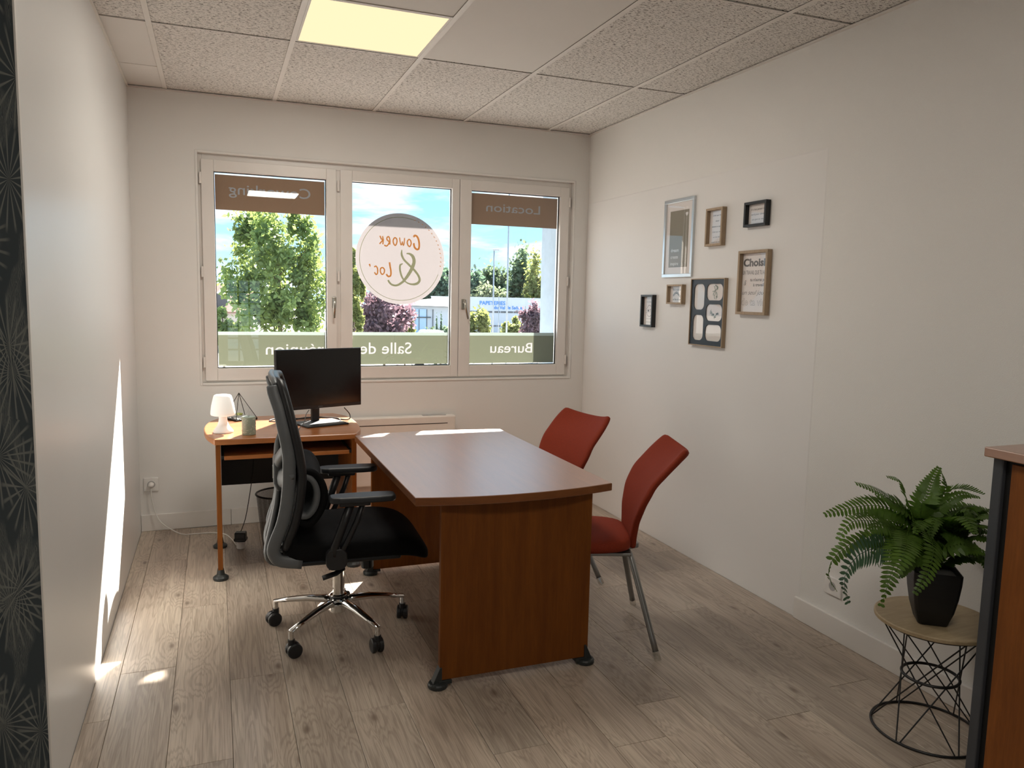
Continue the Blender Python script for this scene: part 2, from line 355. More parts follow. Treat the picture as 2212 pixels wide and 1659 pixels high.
leafmat('leaf_bright', (0.1476, 0.2296, 0.0902), (0.2706, 0.3444, 0.0902), var=.35, scale=.8)
leafmat('leaf_mid', (0.123, 0.1804, 0.1148), (0.1476, 0.205, 0.1066), scale=.5)
leafmat('leaf_dark', (0.0984, 0.164, 0.123), (0.1066, 0.1722, 0.1066), scale=.4)
leafmat('leaf_pale', (0.246, 0.2788, 0.1804), (0.246, 0.2952, 0.164), scale=.6)
leafmat('leaf_yellow', (0.1886, 0.2296, 0.082), (0.2624, 0.287, 0.0902), scale=.8)
leafmat('leaf_purple', (0.1804, 0.1312, 0.1558), (0.2296, 0.1394, 0.164), scale=.8)
leafmat('fern_leaf', (.105, .19, .030), (.09, .19, .02), rough=.42, var=.35, scale=14)
leafmat('fern_blue', (.085, .15, .10), (.05, .11, .05), rough=.42, var=.25, scale=14)
plain('fern_stem', (.07, .10, .02), .5)

# perforated waste-bin sheet: fine wire grid, mostly holes
def mesh_mat():
    mt, t, out = new_mat('wire_mesh')
    b = principled(t, (.05, .048, .046), .4, .5)
    tr = N(t, 'ShaderNodeBsdfTransparent')
    co = N(t, 'ShaderNodeTexCoord'); s = N(t, 'ShaderNodeSeparateXYZ'); t.links.new(co.outputs['Object'], s.inputs[0])
    at = N(t, 'ShaderNodeMath', operation='ARCTAN2'); t.links.new(s.outputs['Y'], at.inputs[0]); t.links.new(s.outputs['X'], at.inputs[1])
    def stripes(src, k):
        a = N(t, 'ShaderNodeMath', operation='MULTIPLY'); a.inputs[1].default_value = k; t.links.new(src, a.inputs[0])
        f = N(t, 'ShaderNodeMath', operation='FRACT'); t.links.new(a.outputs[0], f.inputs[0])
        g = N(t, 'ShaderNodeMath', operation='LESS_THAN'); g.inputs[1].default_value = .30; t.links.new(f.outputs[0], g.inputs[0]); return g
    g1 = stripes(at.outputs[0], 44.0); g2 = stripes(s.outputs['Z'], 230.0)
    mxm = N(t, 'ShaderNodeMath', operation='MAXIMUM'); t.links.new(g1.outputs[0], mxm.inputs[0]); t.links.new(g2.outputs[0], mxm.inputs[1])
    mx = N(t, 'ShaderNodeMixShader'); t.links.new(mxm.outputs[0], mx.inputs[0]); t.links.new(tr.outputs[0], mx.inputs[1]); t.links.new(b.outputs[0], mx.inputs[2])
    t.links.new(mx.outputs[0], out.inputs[0])
mesh_mat()

def lamp_mat():
    mt, t, out = new_mat('led_diffuser')
    e = N(t, 'ShaderNodeEmission'); e.inputs[0].default_value = (1.0, .82, .50, 1); e.inputs[1].default_value = .66
    t.links.new(e.outputs[0], out.inputs[0])
lamp_mat()

# ------------------------------------------------------------------ mesh helpers
class MB:
    def __init__(s): s.v = []; s.f = []
    def add(s, vs_, fs): o = len(s.v); s.v += [tuple(x) for x in vs_]; s.f += [tuple(i + o for i in q) for q in fs]; return s
    def box(s, x0, x1, y0, y1, z0, z1, mat=None):
        vs_ = [Vector((x, y, z)) for x in (x0, x1) for y in (y0, y1) for z in (z0, z1)]
        if mat is not None: vs_ = [mat @ v for v in vs_]
        return s.add(vs_, [(0, 1, 3, 2), (4, 6, 7, 5), (0, 4, 5, 1), (2, 3, 7, 6), (0, 2, 6, 4), (1, 5, 7, 3)])
    def tube(s, path, r, seg=8, closed=False, caps=True, flat=None):
        path = [Vector(p_) for p_ in path]; n = len(path); rings = []
        rad = r if isinstance(r, (list, tuple)) else [r] * n
        prev = None
        for i in range(n):
            a = path[(i - 1) % n] if (closed or i > 0) else path[i]; b_ = path[(i + 1) % n] if (closed or i < n - 1) else path[i]
            d = (b_ - a).normalized() if (b_ - a).length > 1e-9 else Vector((0, 0, 1))
            if prev is None:
                x = d.orthogonal().normalized()
                if flat is not None: x = (Vector(flat) - d * Vector(flat).dot(d)).normalized()
            else:
                x = (prev - d * prev.dot(d)).normalized()
            prev = x; y = d.cross(x)
            rx, ry = rad[i] if isinstance(rad[i], (list, tuple)) else (rad[i], rad[i])
            rings.append([path[i] + x * (math.cos(2 * math.pi * k / seg) * rx) + y * (math.sin(2 * math.pi * k / seg) * ry) for k in range(seg)])
        return s.loft(rings, closed_u=True, closed_v=closed, caps=caps and not closed)
    def loft(s, rings, closed_u=True, closed_v=False, caps=True):
        n = len(rings); k = len(rings[0]); vs_ = [v for r_ in rings for v in r_]; fs = []
        for i in range(n if closed_v else n - 1):
            j = (i + 1) % n
            for a in range(k if closed_u else k - 1):
                b_ = (a + 1) % k
                fs.append((i * k + a, i * k + b_, j * k + b_, j * k + a))
        if caps and closed_u and not closed_v:
            fs.append(tuple(reversed(range(k)))); fs.append(tuple((n - 1) * k + a for a in range(k)))
        return s.add(vs_, fs)
    def lathe(s, prof, c=(0, 0, 0), seg=24, caps=True):
        return s.loft([[Vector((c[0] + r_ * math.cos(2 * math.pi * k / seg), c[1] + r_ * math.sin(2 * math.pi * k / seg), c[2] + z)) for k in range(seg)] for r_, z in prof], caps=caps)
    def prism(s, poly, fn0, fn1):
        """poly of 2D points; fn maps a 2D point to 3D for each of the two faces"""
        k = len(poly); a = [fn0(*p_) for p_ in poly]; b_ = [fn1(*p_) for p_ in poly]
        fs = [tuple(reversed(range(k))), tuple(range(k, 2 * k))] + [(i, (i + 1) % k, (i + 1) % k + k, i + k) for i in range(k)]
        return s.add(a + b_, fs)
    def cyl(s, p0, p1, r, seg=16): return s.tube([p0, p1], r, seg)
    def build(s, name, mat, parent=None, smooth=False, bevel=0.0, seg=2, subsurf=0, solid=0.0):
        me = bpy.data.meshes.new(name); me.from_pydata(s.v, [], s.f); me.update()
        if mat: me.materials.append(MATS[mat])
        o = bpy.data.objects.new(name, me); COL.objects.link(o); o.parent = parent
        if smooth:
            for q in me.polygons: q.use_smooth = True
        if solid:
            md = o.modifiers.new('solid', 'SOLIDIFY'); md.thickness = solid; md.offset = 0
        if bevel:
            md = o.modifiers.new('bevel', 'BEVEL'); md.width = bevel; md.segments = seg; md.limit_method = 'ANGLE'; md.angle_limit = R(35)
        if subsurf:
            md = o.modifiers.new('sub', 'SUBSURF'); md.levels = subsurf; md.render_levels = subsurf
        return o
def recalc(o):
    import bmesh
    bm = bmesh.new(); bm.from_mesh(o.data); bmesh.ops.recalc_face_normals(bm, faces=bm.faces); bm.to_mesh(o.data); bm.free(); return o
def smooth_by_angle(o, deg=35):
    import bmesh
    for q in o.data.polygons: q.use_smooth = True
    bm = bmesh.new(); bm.from_mesh(o.data)
    for e in bm.edges:
        if len(e.link_faces) == 2 and e.calc_face_angle(0) > R(deg): e.smooth = False
    bm.to_mesh(o.data); bm.free(); return o
def thing(name, label, cat, loc=(0, 0, 0), rz=0.0, group=None):
    o = bpy.data.objects.new(name, None); COL.objects.link(o); o.location = loc; o.rotation_euler = (0, 0, rz); o.empty_display_size = .1
    return tag(o, label, cat, group)
def tag(o, label, cat, group=None):
    o['label'] = label; o['category'] = cat
    if group: o['group'] = group
    return o
def struct(o, label=None):
    o['kind'] = 'structure'
    if label: o['label'] = label
    return o
def copy_tree(o, parent=None):
    c = o.copy(); COL.objects.link(c); c.parent = parent
    for ch in [x for x in bpy.data.objects if x.parent == o]: copy_tree(ch, c)
    return c
def bez(p0, p1, p2, p3, n=12):
    p0, p1, p2, p3 = map(Vector, (p0, p1, p2, p3)); out = []
    for i in range(n + 1):
        t = i / n; out.append(p0 * (1 - t) ** 3 + p1 * 3 * t * (1 - t) ** 2 + p2 * 3 * t * t * (1 - t) + p3 * t ** 3)
    return out
def spline(pts, n=6, closed=False):
    """Catmull-Rom through the points"""
    P = [Vector(p_) for p_ in pts]; m_ = len(P); out = []
    for i in range(m_ if closed else m_ - 1):
        if closed: a, b_, c, d = P[(i - 1) % m_], P[i], P[(i + 1) % m_], P[(i + 2) % m_]
        else: a, b_, c, d = P[max(i - 1, 0)], P[i], P[i + 1], P[min(i + 2, m_ - 1)]
        for k in range(n):
            t = k / n
            out.append(.5 * ((2 * b_) + (c - a) * t + (2 * a - 5 * b_ + 4 * c - d) * t * t + (3 * b_ - a - 3 * c + d) * t ** 3))
    if not closed: out.append(P[-1])
    return out
def text2d(body, height, bold=0.0, width=None, shear=0.0):
    """flat text as (verts, faces) in 2D, x from 0, baseline 0; height = cap height"""
    cu = bpy.data.curves.new('t', 'FONT'); cu.body = body; cu.size = 1.0; cu.offset = bold; cu.shear = shear; cu.resolution_u = 3
    ob = bpy.data.objects.new('t', cu); COL.objects.link(ob)
    dg = bpy.context.evaluated_depsgraph_get(); me = bpy.data.meshes.new_from_object(ob.evaluated_get(dg))
    vs_ = [(v.co.x, v.co.y) for v in me.vertices]; fs = [tuple(q.vertices) for q in me.polygons]
    bpy.data.objects.remove(ob); bpy.data.curves.remove(cu); bpy.data.meshes.remove(me)
    k = height / .70
    x0 = min(v[0] for v in vs_); x1 = max(v[0] for v in vs_)
    kx = k if width is None else width / (x1 - x0)
    return [((x - x0) * kx, y * k) for x, y in vs_], fs
def loops2d(vs_, fs):
    """boundary loops of a flat triangulation"""
    cnt = {}
    # merge coincident verts
    key = {}; idx = []
    for v in vs_:
        kk = (round(v[0], 6), round(v[1], 6)); idx.append(key.setdefault(kk, len(key)))
    pts = [None] * len(key)
    for kk, i in key.items(): pts[i] = kk
    for q in fs:
        q = [idx[i] for i in q]
        for a, b_ in zip(q, q[1:] + q[:1]):
            if (b_, a) in cnt: del cnt[(b_, a)]
            else: cnt[(a, b_)] = 1
    nxt = {}
    for a, b_ in cnt: nxt.setdefault(a, []).append(b_)
    out = []
    while nxt:
        s0 = next(iter(nxt)); lp = [s0]; cur = nxt[s0].pop()
        if not nxt[s0]: del nxt[s0]
        while cur != s0 and cur in nxt:
            lp.append(cur); n_ = nxt[cur].pop()
            if not nxt[cur]: del nxt[cur]
            cur = n_
        if len(lp) > 2: out.append([pts[i] for i in lp])
    return out
def fill2d(loops):
    cu = bpy.data.curves.new('c', 'CURVE'); cu.dimensions = '2D'; cu.fill_mode = 'FRONT'
    for lp in loops:
        s = cu.splines.new('POLY'); s.points.add(len(lp) - 1); s.use_cyclic_u = True
        for p_, q in zip(s.points, lp): p_.co = (q[0], q[1], 0, 1)
    ob = bpy.data.objects.new('c', cu); COL.objects.link(ob)
    dg = bpy.context.evaluated_depsgraph_get(); me = bpy.data.meshes.new_from_object(ob.evaluated_get(dg))
    vs_ = [(v.co.x, v.co.y) for v in me.vertices]; fs = [tuple(q.vertices) for q in me.polygons]
    bpy.data.objects.remove(ob); bpy.data.curves.remove(cu); bpy.data.meshes.remove(me)
    return vs_, fs
def rrect(x0, x1, y0, y1, r_, n=6):
    out = []
    for cx, cy, a0 in ((x1 - r_, y1 - r_, 0), (x0 + r_, y1 - r_, 90), (x0 + r_, y0 + r_, 180), (x1 - r_, y0 + r_, 270)):
        for i in range(n + 1):
            a = R(a0 + 90 * i / n); out.append((cx + r_ * math.cos(a), cy + r_ * math.sin(a)))
    return out

# ================================================================== THE ROOM
W, H, YB = ROOM_W, ROOM_H, ROOM_BACK
OX0, OX1, OZ0, OZ1 = .362, 2.810, .891, 2.256            # window opening
b = MB()
b.box(-.12, OX0, 0, .30, -3.3, 3.2); b.box(OX1, W + .12, 0, .30, -3.3, 3.2)
b.box(OX0, OX1, 0, .30, -3.3, OZ0); b.box(OX0, OX1, 0, .30, OZ1, 3.2)
wall_back = struct(b.build('wall_back', 'wall_white'), 'warm white plaster wall around the three-part window')
XN = -1.601                                              # left side of the wider near part of the room
YP = -2.715                                              # end of the partition
b = MB(); b.box(-.12, 0, YP + .02, 0, -.2, 3.2); wall_left = struct(b.build('wall_left', 'wall_satin'), 'smooth satin white wall on the left catching a sunbeam')
b = MB(); b.box(XN - .12, 0, YP, YP + .02, -.2, 3.2); struct(b.build('wall_partition', 'wallpaper_fans'), 'dark blue-grey wallpaper with pale fans and fronds, facing the room')
b = MB(); b.box(-.001, .0035, YP - .0022, YP + .014, 0, H); b.build('corner_bead', 'trim_white', wall_left)
b = MB(); b.box(XN - .12, XN, YB, YP, -.2, 3.2); struct(b.build('wall_side', 'wall_white'), 'plain white wall beyond the left edge of the view')
b = MB(); b.box(W, W + .12, YB, 0, -.2, 3.2); wall_right = struct(b.build('wall_right', 'wall_weave'), 'off-white woven wall covering on the right wall')
b = MB(); b.prism([(-.002, .002), (-2.290, .002), (-2.290, 2.112), (-.002, 2.112)], lambda y, z: Vector((W, y if y > -1 else y - .007, z if z < 1 else z + .007)), lambda y, z: Vector((W - .0016, y, z))); recalc(b.build('smooth_panel', 'panel_paint', wall_right))['label'] = 'smooth white board fixed on the textured wall'
# wall behind the photographer, with a wide glazed opening
RX0, RX1, RZ0, RZ1 = .55, 1.10, .40, 1.66
b = MB()
b.box(XN - .12, RX0, YB - .15, YB, -3.3, 3.2); b.box(RX1, W + .12, YB - .15, YB, -3.3, 3.2)
b.box(RX0, RX1, YB - .15, YB, -3.3, RZ0); b.box(RX0, RX1, YB - .15, YB, RZ1, 3.2)
struct(b.build('wall_front', 'wall_white'), 'plain white wall opposite the window')
b = MB(); fr = .05
b.box(RX0, RX0 + fr, YB - .1, YB - .03, RZ0, RZ1); b.box(RX1 - fr, RX1, YB - .1, YB - .03, RZ0, RZ1)
b.box(RX0 + fr, RX1 - fr, YB - .1, YB - .03, RZ0, RZ0 + fr); b.box(RX0 + fr, RX1 - fr, YB - .1, YB - .03, RZ1 - fr, RZ1)
win4 = struct(b.build('window_4', 'frame_pvc'), 'small-paned window in the wall opposite')
for i in range(1, 3):
    x = RX0 + fr + (RX1 - RX0 - 2 * fr) * i / 3; MB().box(x - .012, x + .012, YB - .085, YB - .045, RZ0 + fr, RZ1 - fr).build('muntin', 'gasket', win4)
for i in range(1, 7):
    z = RZ0 + fr + (RZ1 - RZ0 - 2 * fr) * i / 7; MB().box(RX0 + fr, RX1 - fr, YB - .082, YB - .048, z - .010, z + .010).build('muntin', 'gasket', win4)
MB().box(RX0 + fr, RX1 - fr, YB - .068, YB - .062, RZ0 + fr, RZ1 - fr).build('glass_pane', 'pane_glass', win4)

# ---- floor
b = MB(); b.box(XN - .12, W + .12, YB - .15, .30, -.25, -.010); floor = struct(b.build('floor', 'floor_gap'), 'grey-beige oak laminate plank floor')
PW, PL = .19325, 1.282
joint = {-1: -2.218, 0: -1.886, 1: -2.58, 2: -2.064, 3: -1.53, 4: -2.43, 5: -1.80, 6: -2.83, 7: -2.25, 8: -1.64, 9: -2.716, 10: -2.157, 11: -2.953, 12: -2.046, 13: -2.842, 14: -2.562}
for k in range(-9, -1): joint[k] = -2.9 - .37 * ((k * 5) % 7)
for k, j0 in sorted(joint.items()):
    lim = -.001 if k >= -1 else YP - .001
    xa = max(XN + .001 if k < -1 else .001, .08 + k * PW); xb = min(W - .001, .08 + (k + 1) * PW)
    ys = []; y = j0
    while y < -.03: y += PL
    while y > YB: ys.append(y); y -= PL
    ys = [min(v, lim) for v in ys] + [YB + .001]
    for ya, yb in zip(ys[1:], ys[:-1]):
        if yb - ya < .02: continue
        cx, cy = (xa + xb) / 2, (ya + yb) / 2; hx, hy = (xb - xa) / 2 - .0006, (yb - ya) / 2 - .0007
        o = MB().box(-hx, hx, -hy, hy, -.010, 0).build('floor_plank', 'oak_plank', floor, bevel=.0009, seg=1)
        o.location = (cx, cy, 0)

# ---- ceiling: slab, T-bars and lay-in tiles
b = MB(); b.box(XN - .12, W + .12, YB - .15, .30, H + .06, H + .3); ceiling = struct(b.build('ceiling', 'slot_dark'), 'suspended ceiling of speckled mineral tiles')
XL = [0.0] + [.199 + .6 * k for k in range(5)] + [W]
YR = [0.0, -1.183] + [-1.183 - 1.2075 * i for i in range(1, 5)] + [YB]
YR = [y for y in YR if y >= YB]; YR = sorted(set(YR), reverse=True)
def ctile(x0, x1, y0, y1, mat):
    g = .0105; o = MB().box(-(x1 - x0) / 2 + g * (x0 > 0), (x1 - x0) / 2 - g * (x1 < W), -(y1 - y0) / 2 + .004, (y1 - y0) / 2 - .004, 0, .016).build('ceiling_tile', mat, ceiling, bevel=.0015, seg=1)
    o.location = ((x0 + x1) / 2, (y0 + y1) / 2, H + .001)
for i in range(3):
    for j in range(3):
        ctile(XN + .6 * i - 0.0 if i else XN, min(XN + .6 * (i + 1), 0), max(YP - 1.2075 * (j + 1), YB), YP - 1.2075 * j, 'tile_fissured')
LAMPS = {(2, 1): 'near'}
LW = []
for i in range(len(XL) - 1):
    for j in range(len(YR) - 1):
        x0, x1, y1, y0 = XL[i], XL[i + 1], YR[j], YR[j + 1]
        if (i, j) in LAMPS:
            LW.append((x0, x1, y1, (i, j))); ctile(x0, x1, y0, y1 - .592, 'tile_plain')
        elif (i, j) == (2, 3):
            ctile(x0, x1, y1 - .596, y1, 'tile_fissured'); LW.append((x0, x1, y1 - .604, (i, j)))
        elif i == 0 and j == 0:
            ctile(x0, x1, -.456, y1, 'tile_plain'); ctile(x0, x1, y0, -.456, 'tile_plain')
        elif (i, j) == (3, 1): ctile(x0, x1, y0, y1, 'tile_plain')
        else: ctile(x0, x1, y0, y1, 'tile_fissured')
for x in XL[1:-1]:
    MB().box(x - .012, x + .012, YB, -.002, H - .0035, H - .0005).build('ceiling_runner', 'grid_white', ceiling, bevel=.0008, seg=1)
for j in range(1, len(YR) - 1):
    for i in range(len(XL) - 1):
        a = XL[i] + (.0125 if i else 0); c = XL[i + 1] - (.0125 if i < len(XL) - 2 else 0)
        MB().box(a, c, YR[j] + .003, YR[j] + .012, H - .0028, H + .0005).build('ceiling_crossbar', 'grid_white', ceiling)
MB().box(.812, 1.386, -1.183 - .597, -1.183 - .588, H - .0028, H + .0005).build('ceiling_crossbar', 'grid_white', ceiling)
MB().box(0, W, -.014, 0, H - .012, H - .004).build('edge_angle', 'grid_white', ceiling)
MB().box(W - .016, W, YB, -.016, H - .010, H - .003).build('edge_angle', 'grid_white', ceiling)
MB().box(0, .010, YP, -.016, H - .010, H - .003).build('edge_angle', 'grid_white', ceiling)

# ---- LED ceiling panels (one in view, the others over the rest of the room)
for x0, x1, y1, key in LW:
    lab = {(2, 1): 'glowing square LED panel set into the ceiling above the desk', (2, 3): 'square LED ceiling panel above the viewer, seen only as a reflection in the left casement'}[key]
    p_ = thing('ceiling_light', lab, 'ceiling light', ((x0 + x1) / 2, y1 - .3, H), group='LED ceiling panels')
    h_ = .2875
    MB().box(-h_, h_, -h_, h_, .012, .05).build('housing', 'lamp_housing', p_)
    f_ = MB(); t_ = .010
    f_.box(-h_, h_, -h_, -h_ + t_, -.003, .012); f_.box(-h_, h_, h_ - t_, h_, -.003, .012); f_.box(-h_, -h_ + t_, -h_ + t_, h_ - t_, -.003, .012); f_.box(h_ - t_, h_, -h_ + t_, h_ - t_, -.003, .012)
    f_.build('frame', 'grid_white', p_)
    MB().box(-h_ + t_, h_ - t_, -h_ + t_, h_ - t_, -.001, .010).build('diffuser', 'led_diffuser', p_)
    ld = bpy.data.lights.new('led', 'AREA'); ld.shape = 'SQUARE'; ld.size = .55; ld.energy = LAMP_WATTS; ld.color = LAMP_COLOR
    lo = bpy.data.objects.new('led', ld); COL.objects.link(lo); lo.parent = p_; lo.location = (0, 0, -.006)

# ---- skirting boards
b = MB(); b.box(.001, .5075, -.013, 0, 0, .101); bb = struct(b.build('baseboard_back', 'trim_white', bevel=.003))
MB().box(.5090, W - .006, -.013, 0, 0, .0995).build('skirting_length', 'trim_white', bb, bevel=.003)
b = MB(); b.box(W - .014, W, YB, -2.275, 0, .102); struct(b.build('baseboard_right', 'trim_white', bevel=.003))

# ================================================================== WINDOW
b = MB(); y0, y1 = .034, .105
b.box(OX0, .384, y0, y1, OZ0, OZ1); b.box(2.784, OX1, y0, y1, OZ0, OZ1); b.box(.384, 2.784, y0, y1, OZ0, .909); b.box(.384, 2.784, y0, y1, 2.219, OZ1)
trim = struct(b.build('trim_1', 'frame_pvc', bevel=.002), 'fixed white outer frame of the window')
MB().box(1.165, 1.196, y0, y1, .909, 2.219).build('mullion', 'frame_pvc', trim, bevel=.002)
b = MB(); tw = .014        # small moulding round the opening
b.box(OX0 - tw, OX0, -.006, .004, OZ0 - tw, OZ1 + tw); b.box(OX1, OX1 + tw, -.006, .004, OZ0 - tw, OZ1 + tw)
b.box(OX0, OX1, -.006, .004, OZ0 - tw, OZ0); b.box(OX0, OX1, -.006, .004, OZ1, OZ1 + tw)
struct(b.build('trim_2', 'wall_white', bevel=.003), 'thin painted moulding round the window')
GY = .060
def mirrored(vs_, xr, z0):        # text read from outside: right edge at xr
    return [(xr - x, z0 + y) for x, y in vs_]
def flat_piece(name, vs_, fs, y, mat, parent):
    mb = MB(); mb.add([(x, y, z) for x, z in vs_], fs); o = mb.build(name, mat, parent); return o
def band(parent, x0, x1, z0, z1, text, tx0, tx1, tz, th, mat, tmat, name='vinyl_band'):
    rect = [(x0, z0), (x1, z0), (x1, z1), (x0, z1)]
    v, f = text2d(text, th, .004, tx1 - tx0); v = mirrored(v, tx1, tz)
    lps = loops2d(v, f)
    bv, bf = fill2d([rect] + lps)
    flat_piece(name, bv, bf, GY + .0045, mat, parent)
    flat_piece('lettering', v, f, GY + .0045, tmat, parent)
def sash(name, sx0, sx1, gx0, gx1, label):
    z0, z1, gz0, gz1 = .903, 2.224, .978, 2.158
    m_ = MB(); ya, yb = .018, .088
    m_.box(sx0, gx0, ya, yb, z0, z1); m_.box(gx1, sx1, ya, yb, z0, z1); m_.box(gx0, gx1, ya, yb, z0, gz0); m_.box(gx0, gx1, ya, yb, gz1, z1)
    o = struct(m_.build(name, 'frame_pvc', bevel=.003), label)
    m_ = MB(); t_ = .004
    m_.box(gx0, gx0 + t_, .046, .058, gz0, gz1); m_.box(gx1 - t_, gx1, .046, .058, gz0, gz1); m_.box(gx0 + t_, gx1 - t_, .046, .058, gz0, gz0 + t_); m_.box(gx0 + t_, gx1 - t_, .046, .058, gz1 - t_, gz1)
    m_.build('gasket', 'gasket', o)
    flat_piece('glass_pane', [(gx0, gz0), (gx1, gz0), (gx1, gz1), (gx0, gz1)], [(0, 1, 2, 3)], GY, 'pane_glass', o)
    return o
w1 = sash('window_1', .379, 1.168, .449, 1.107, 'left casement with a tree behind it')
w2 = sash('window_2', 1.193, 1.979, 1.268, 1.929, 'middle casement with a round logo sticker')
w3 = sash('window_3', 1.983, 2.786, 2.064, 2.720, 'right casement looking onto a white building')
e_ = .006
band(w1, .449 + e_, 1.107 - e_, 1.938, 2.158 - .012, 'Coworking', .533, 1.015, 2.034, .062, 'vinyl_brown', 'vinyl_shade_text')
band(w3, 2.064 + e_, 2.720 - e_, 1.938, 2.158 - .012, 'Location', 2.183, 2.583, 2.030, .058, 'vinyl_brown', 'vinyl_shade_text')
band(w1, .449 + e_, 1.107 - e_, .988, 1.180, 'réunion', .733, 1.090, 1.058, .070, 'vinyl_green', 'vinyl_white')
band(w2, 1.268 + e_, 1.929 - e_, .988, 1.180, 'Salle de', 1.323, 1.668, 1.058, .076, 'vinyl_green', 'vinyl_white')
band(w3, 2.064 + e_, 2.720 - e_, .988, 1.180, 'Bureau', 2.231, 2.548, 1.060, .070, 'vinyl_green', 'vinyl_white')
for o, a, c in ((w1, .449, 1.107), (w2, 1.268, 1.929), (w3, 2.064, 2.720)):
    flat_piece('vinyl_strip', [(a + e_, 1.180), (c - e_, 1.180), (c - e_, 1.201), (a + e_, 1.201)], [(0, 1, 2, 3)], GY + .0045, 'vinyl_mint', o)
# round logo on the middle pane
CX, CZ, CR = 1.592, 1.684, .2975
n_ = 72; disc = [(CX + CR * math.cos(2 * math.pi * i / n_), CZ + CR * math.sin(2 * math.pi * i / n_)) for i in range(n_)]
sticker = flat_piece('logo_sticker', disc, [tuple(range(n_))], GY + .0045, 'vinyl_circle', w2)
from mathutils.geometry import delaunay_2d_cdt
def glyph(name, strokes, wid, mat, parent=w2, y=GY + .0030, n=7):
    """flat brush strokes through 2D points (x, z, width factor), merged into one shape"""
    vs_, fs = [], []
    for pts in strokes:
        P = spline([(p_[0], p_[1], p_[2] if len(p_) > 2 else 1.0) for p_ in pts], n); k = len(P); o_ = len(vs_); L = []; Rr = []
        for i, q in enumerate(P):
            a = P[max(i - 1, 0)]; c = P[min(i + 1, k - 1)]; d = Vector((c.x - a.x, c.y - a.y)); d = d.normalized() if d.length else Vector((1, 0))
            h = wid * q.z / 2; L.append(Vector((q.x - d.y * h, q.y + d.x * h))); Rr.append(Vector((q.x + d.y * h, q.y - d.x * h)))
        vs_ += L + Rr; fs += [(o_ + k + i, o_ + k + i + 1, o_ + i + 1, o_ + i) for i in range(k - 1)]
    r_ = delaunay_2d_cdt(vs_, [], fs, 0, 1e-6)
    return flat_piece(name, [(v.x, v.y) for v in r_[0]], [tuple(f) for f, og in zip(r_[2], r_[5]) if og], y, mat, parent)
def stroke(name, pts, wid, mat, n=1): return glyph(name, [pts], wid, mat, n=n)
def LZ(x, y):       # pixels of the enlarged logo -> window plane
    return (1.587 + (x - 825) / 1382.0 * .5958 + .002, 1.983 - (y - 150) / 1430.0 * .598 + (x - 825) * .000004 - .0)
def logo(name, strokes, wid, mat): glyph(name, [[LZ(*p_[:2]) + ((p_[2],) if len(p_) > 2 else (1.0,)) for p_ in st] for st in strokes], wid, mat)
OW = .0085
logo('lettering', [[(1030, 515), (1050, 490), (1085, 505), (1110, 560), (1120, 640), (1110, 695), (1080, 705), (1045, 670), (1032, 610)]], .0125, 'vinyl_orange')
logo('lettering', [[(960, 548), (985, 575), (992, 620), (970, 665), (940, 640), (932, 590), (960, 548)]], OW, 'vinyl_orange')
logo('lettering', [[(812, 530), (820, 595), (836, 650)], [(836, 650), (848, 628), (856, 590)], [(856, 590), (862, 628), (872, 655)], [(872, 655), (884, 610), (889, 535)]], .0072, 'vinyl_orange')
logo('lettering', [[(740, 530), (768, 560), (770, 610), (745, 655), (718, 620), (715, 570), (740, 530)]], OW, 'vinyl_orange')
logo('lettering', [[(662, 645), (662, 580), (650, 530), (625, 530), (615, 560), (635, 588), (660, 595)], [(655, 597), (640, 640), (610, 670), (575, 655)]], OW, 'vinyl_orange')
logo('lettering', [[(555, 645), (560, 580), (550, 520)], [(510, 515), (535, 565), (572, 582)], [(555, 580), (530, 610), (505, 640)]], OW, 'vinyl_orange')
logo('lettering', [[(658, 920), (668, 990), (680, 1060), (675, 1125), (640, 1140), (608, 1105)]], .0110, 'vinyl_orange')
logo('lettering', [[(548, 1000), (578, 1030), (575, 1085), (545, 1110), (520, 1075), (520, 1025), (548, 1000)]], OW, 'vinyl_orange')
logo('lettering', [[(425, 1000), (450, 985), (475, 1025), (475, 1085), (455, 1115), (428, 1080)]], OW, 'vinyl_orange')
logo('lettering', [[(348, 955, 1.3), (360, 975, 1.0), (362, 1000, .3)]], .008, 'vinyl_orange')
logo('ampersand', [[(850, 720, .4), (845, 790, 1.0), (880, 870, 1.0), (960, 950, 1.0), (1060, 1050, 1.1), (1120, 1140, 1.1), (1125, 1205, 1.2), (1075, 1250, 1.2), (990, 1255, .8), (910, 1220, .7), (850, 1140, .9), (820, 1030, .9), (825, 960, .9), (865, 935, .4)],
     [(920, 775, .5), (970, 780, 1.0), (1020, 820, 1.5), (1040, 900, 1.6), (1010, 1000, 1.7), (950, 1110, 1.5), (870, 1215, 1.2), (780, 1275, 1.0), (700, 1270, .9), (650, 1225, .9), (640, 1195, .9)]], .0135, 'vinyl_olive')
ring = [(CX + .2715 * math.cos(R(a)), CZ + .2715 * math.sin(R(a))) for a in range(72, 343, 4)]
stroke('logo_ring', ring, .0032, 'vinyl_olive', n=1)
for i, a in enumerate(range(70, -12, -6)):
    q = (CX + .274 * math.cos(R(a)), CZ + .274 * math.sin(R(a)))
    stroke('logo_dash', [(q[0] - .004, q[1] + .003), (q[0] + .003, q[1] - .003)], .004, 'vinyl_orange', n=1)
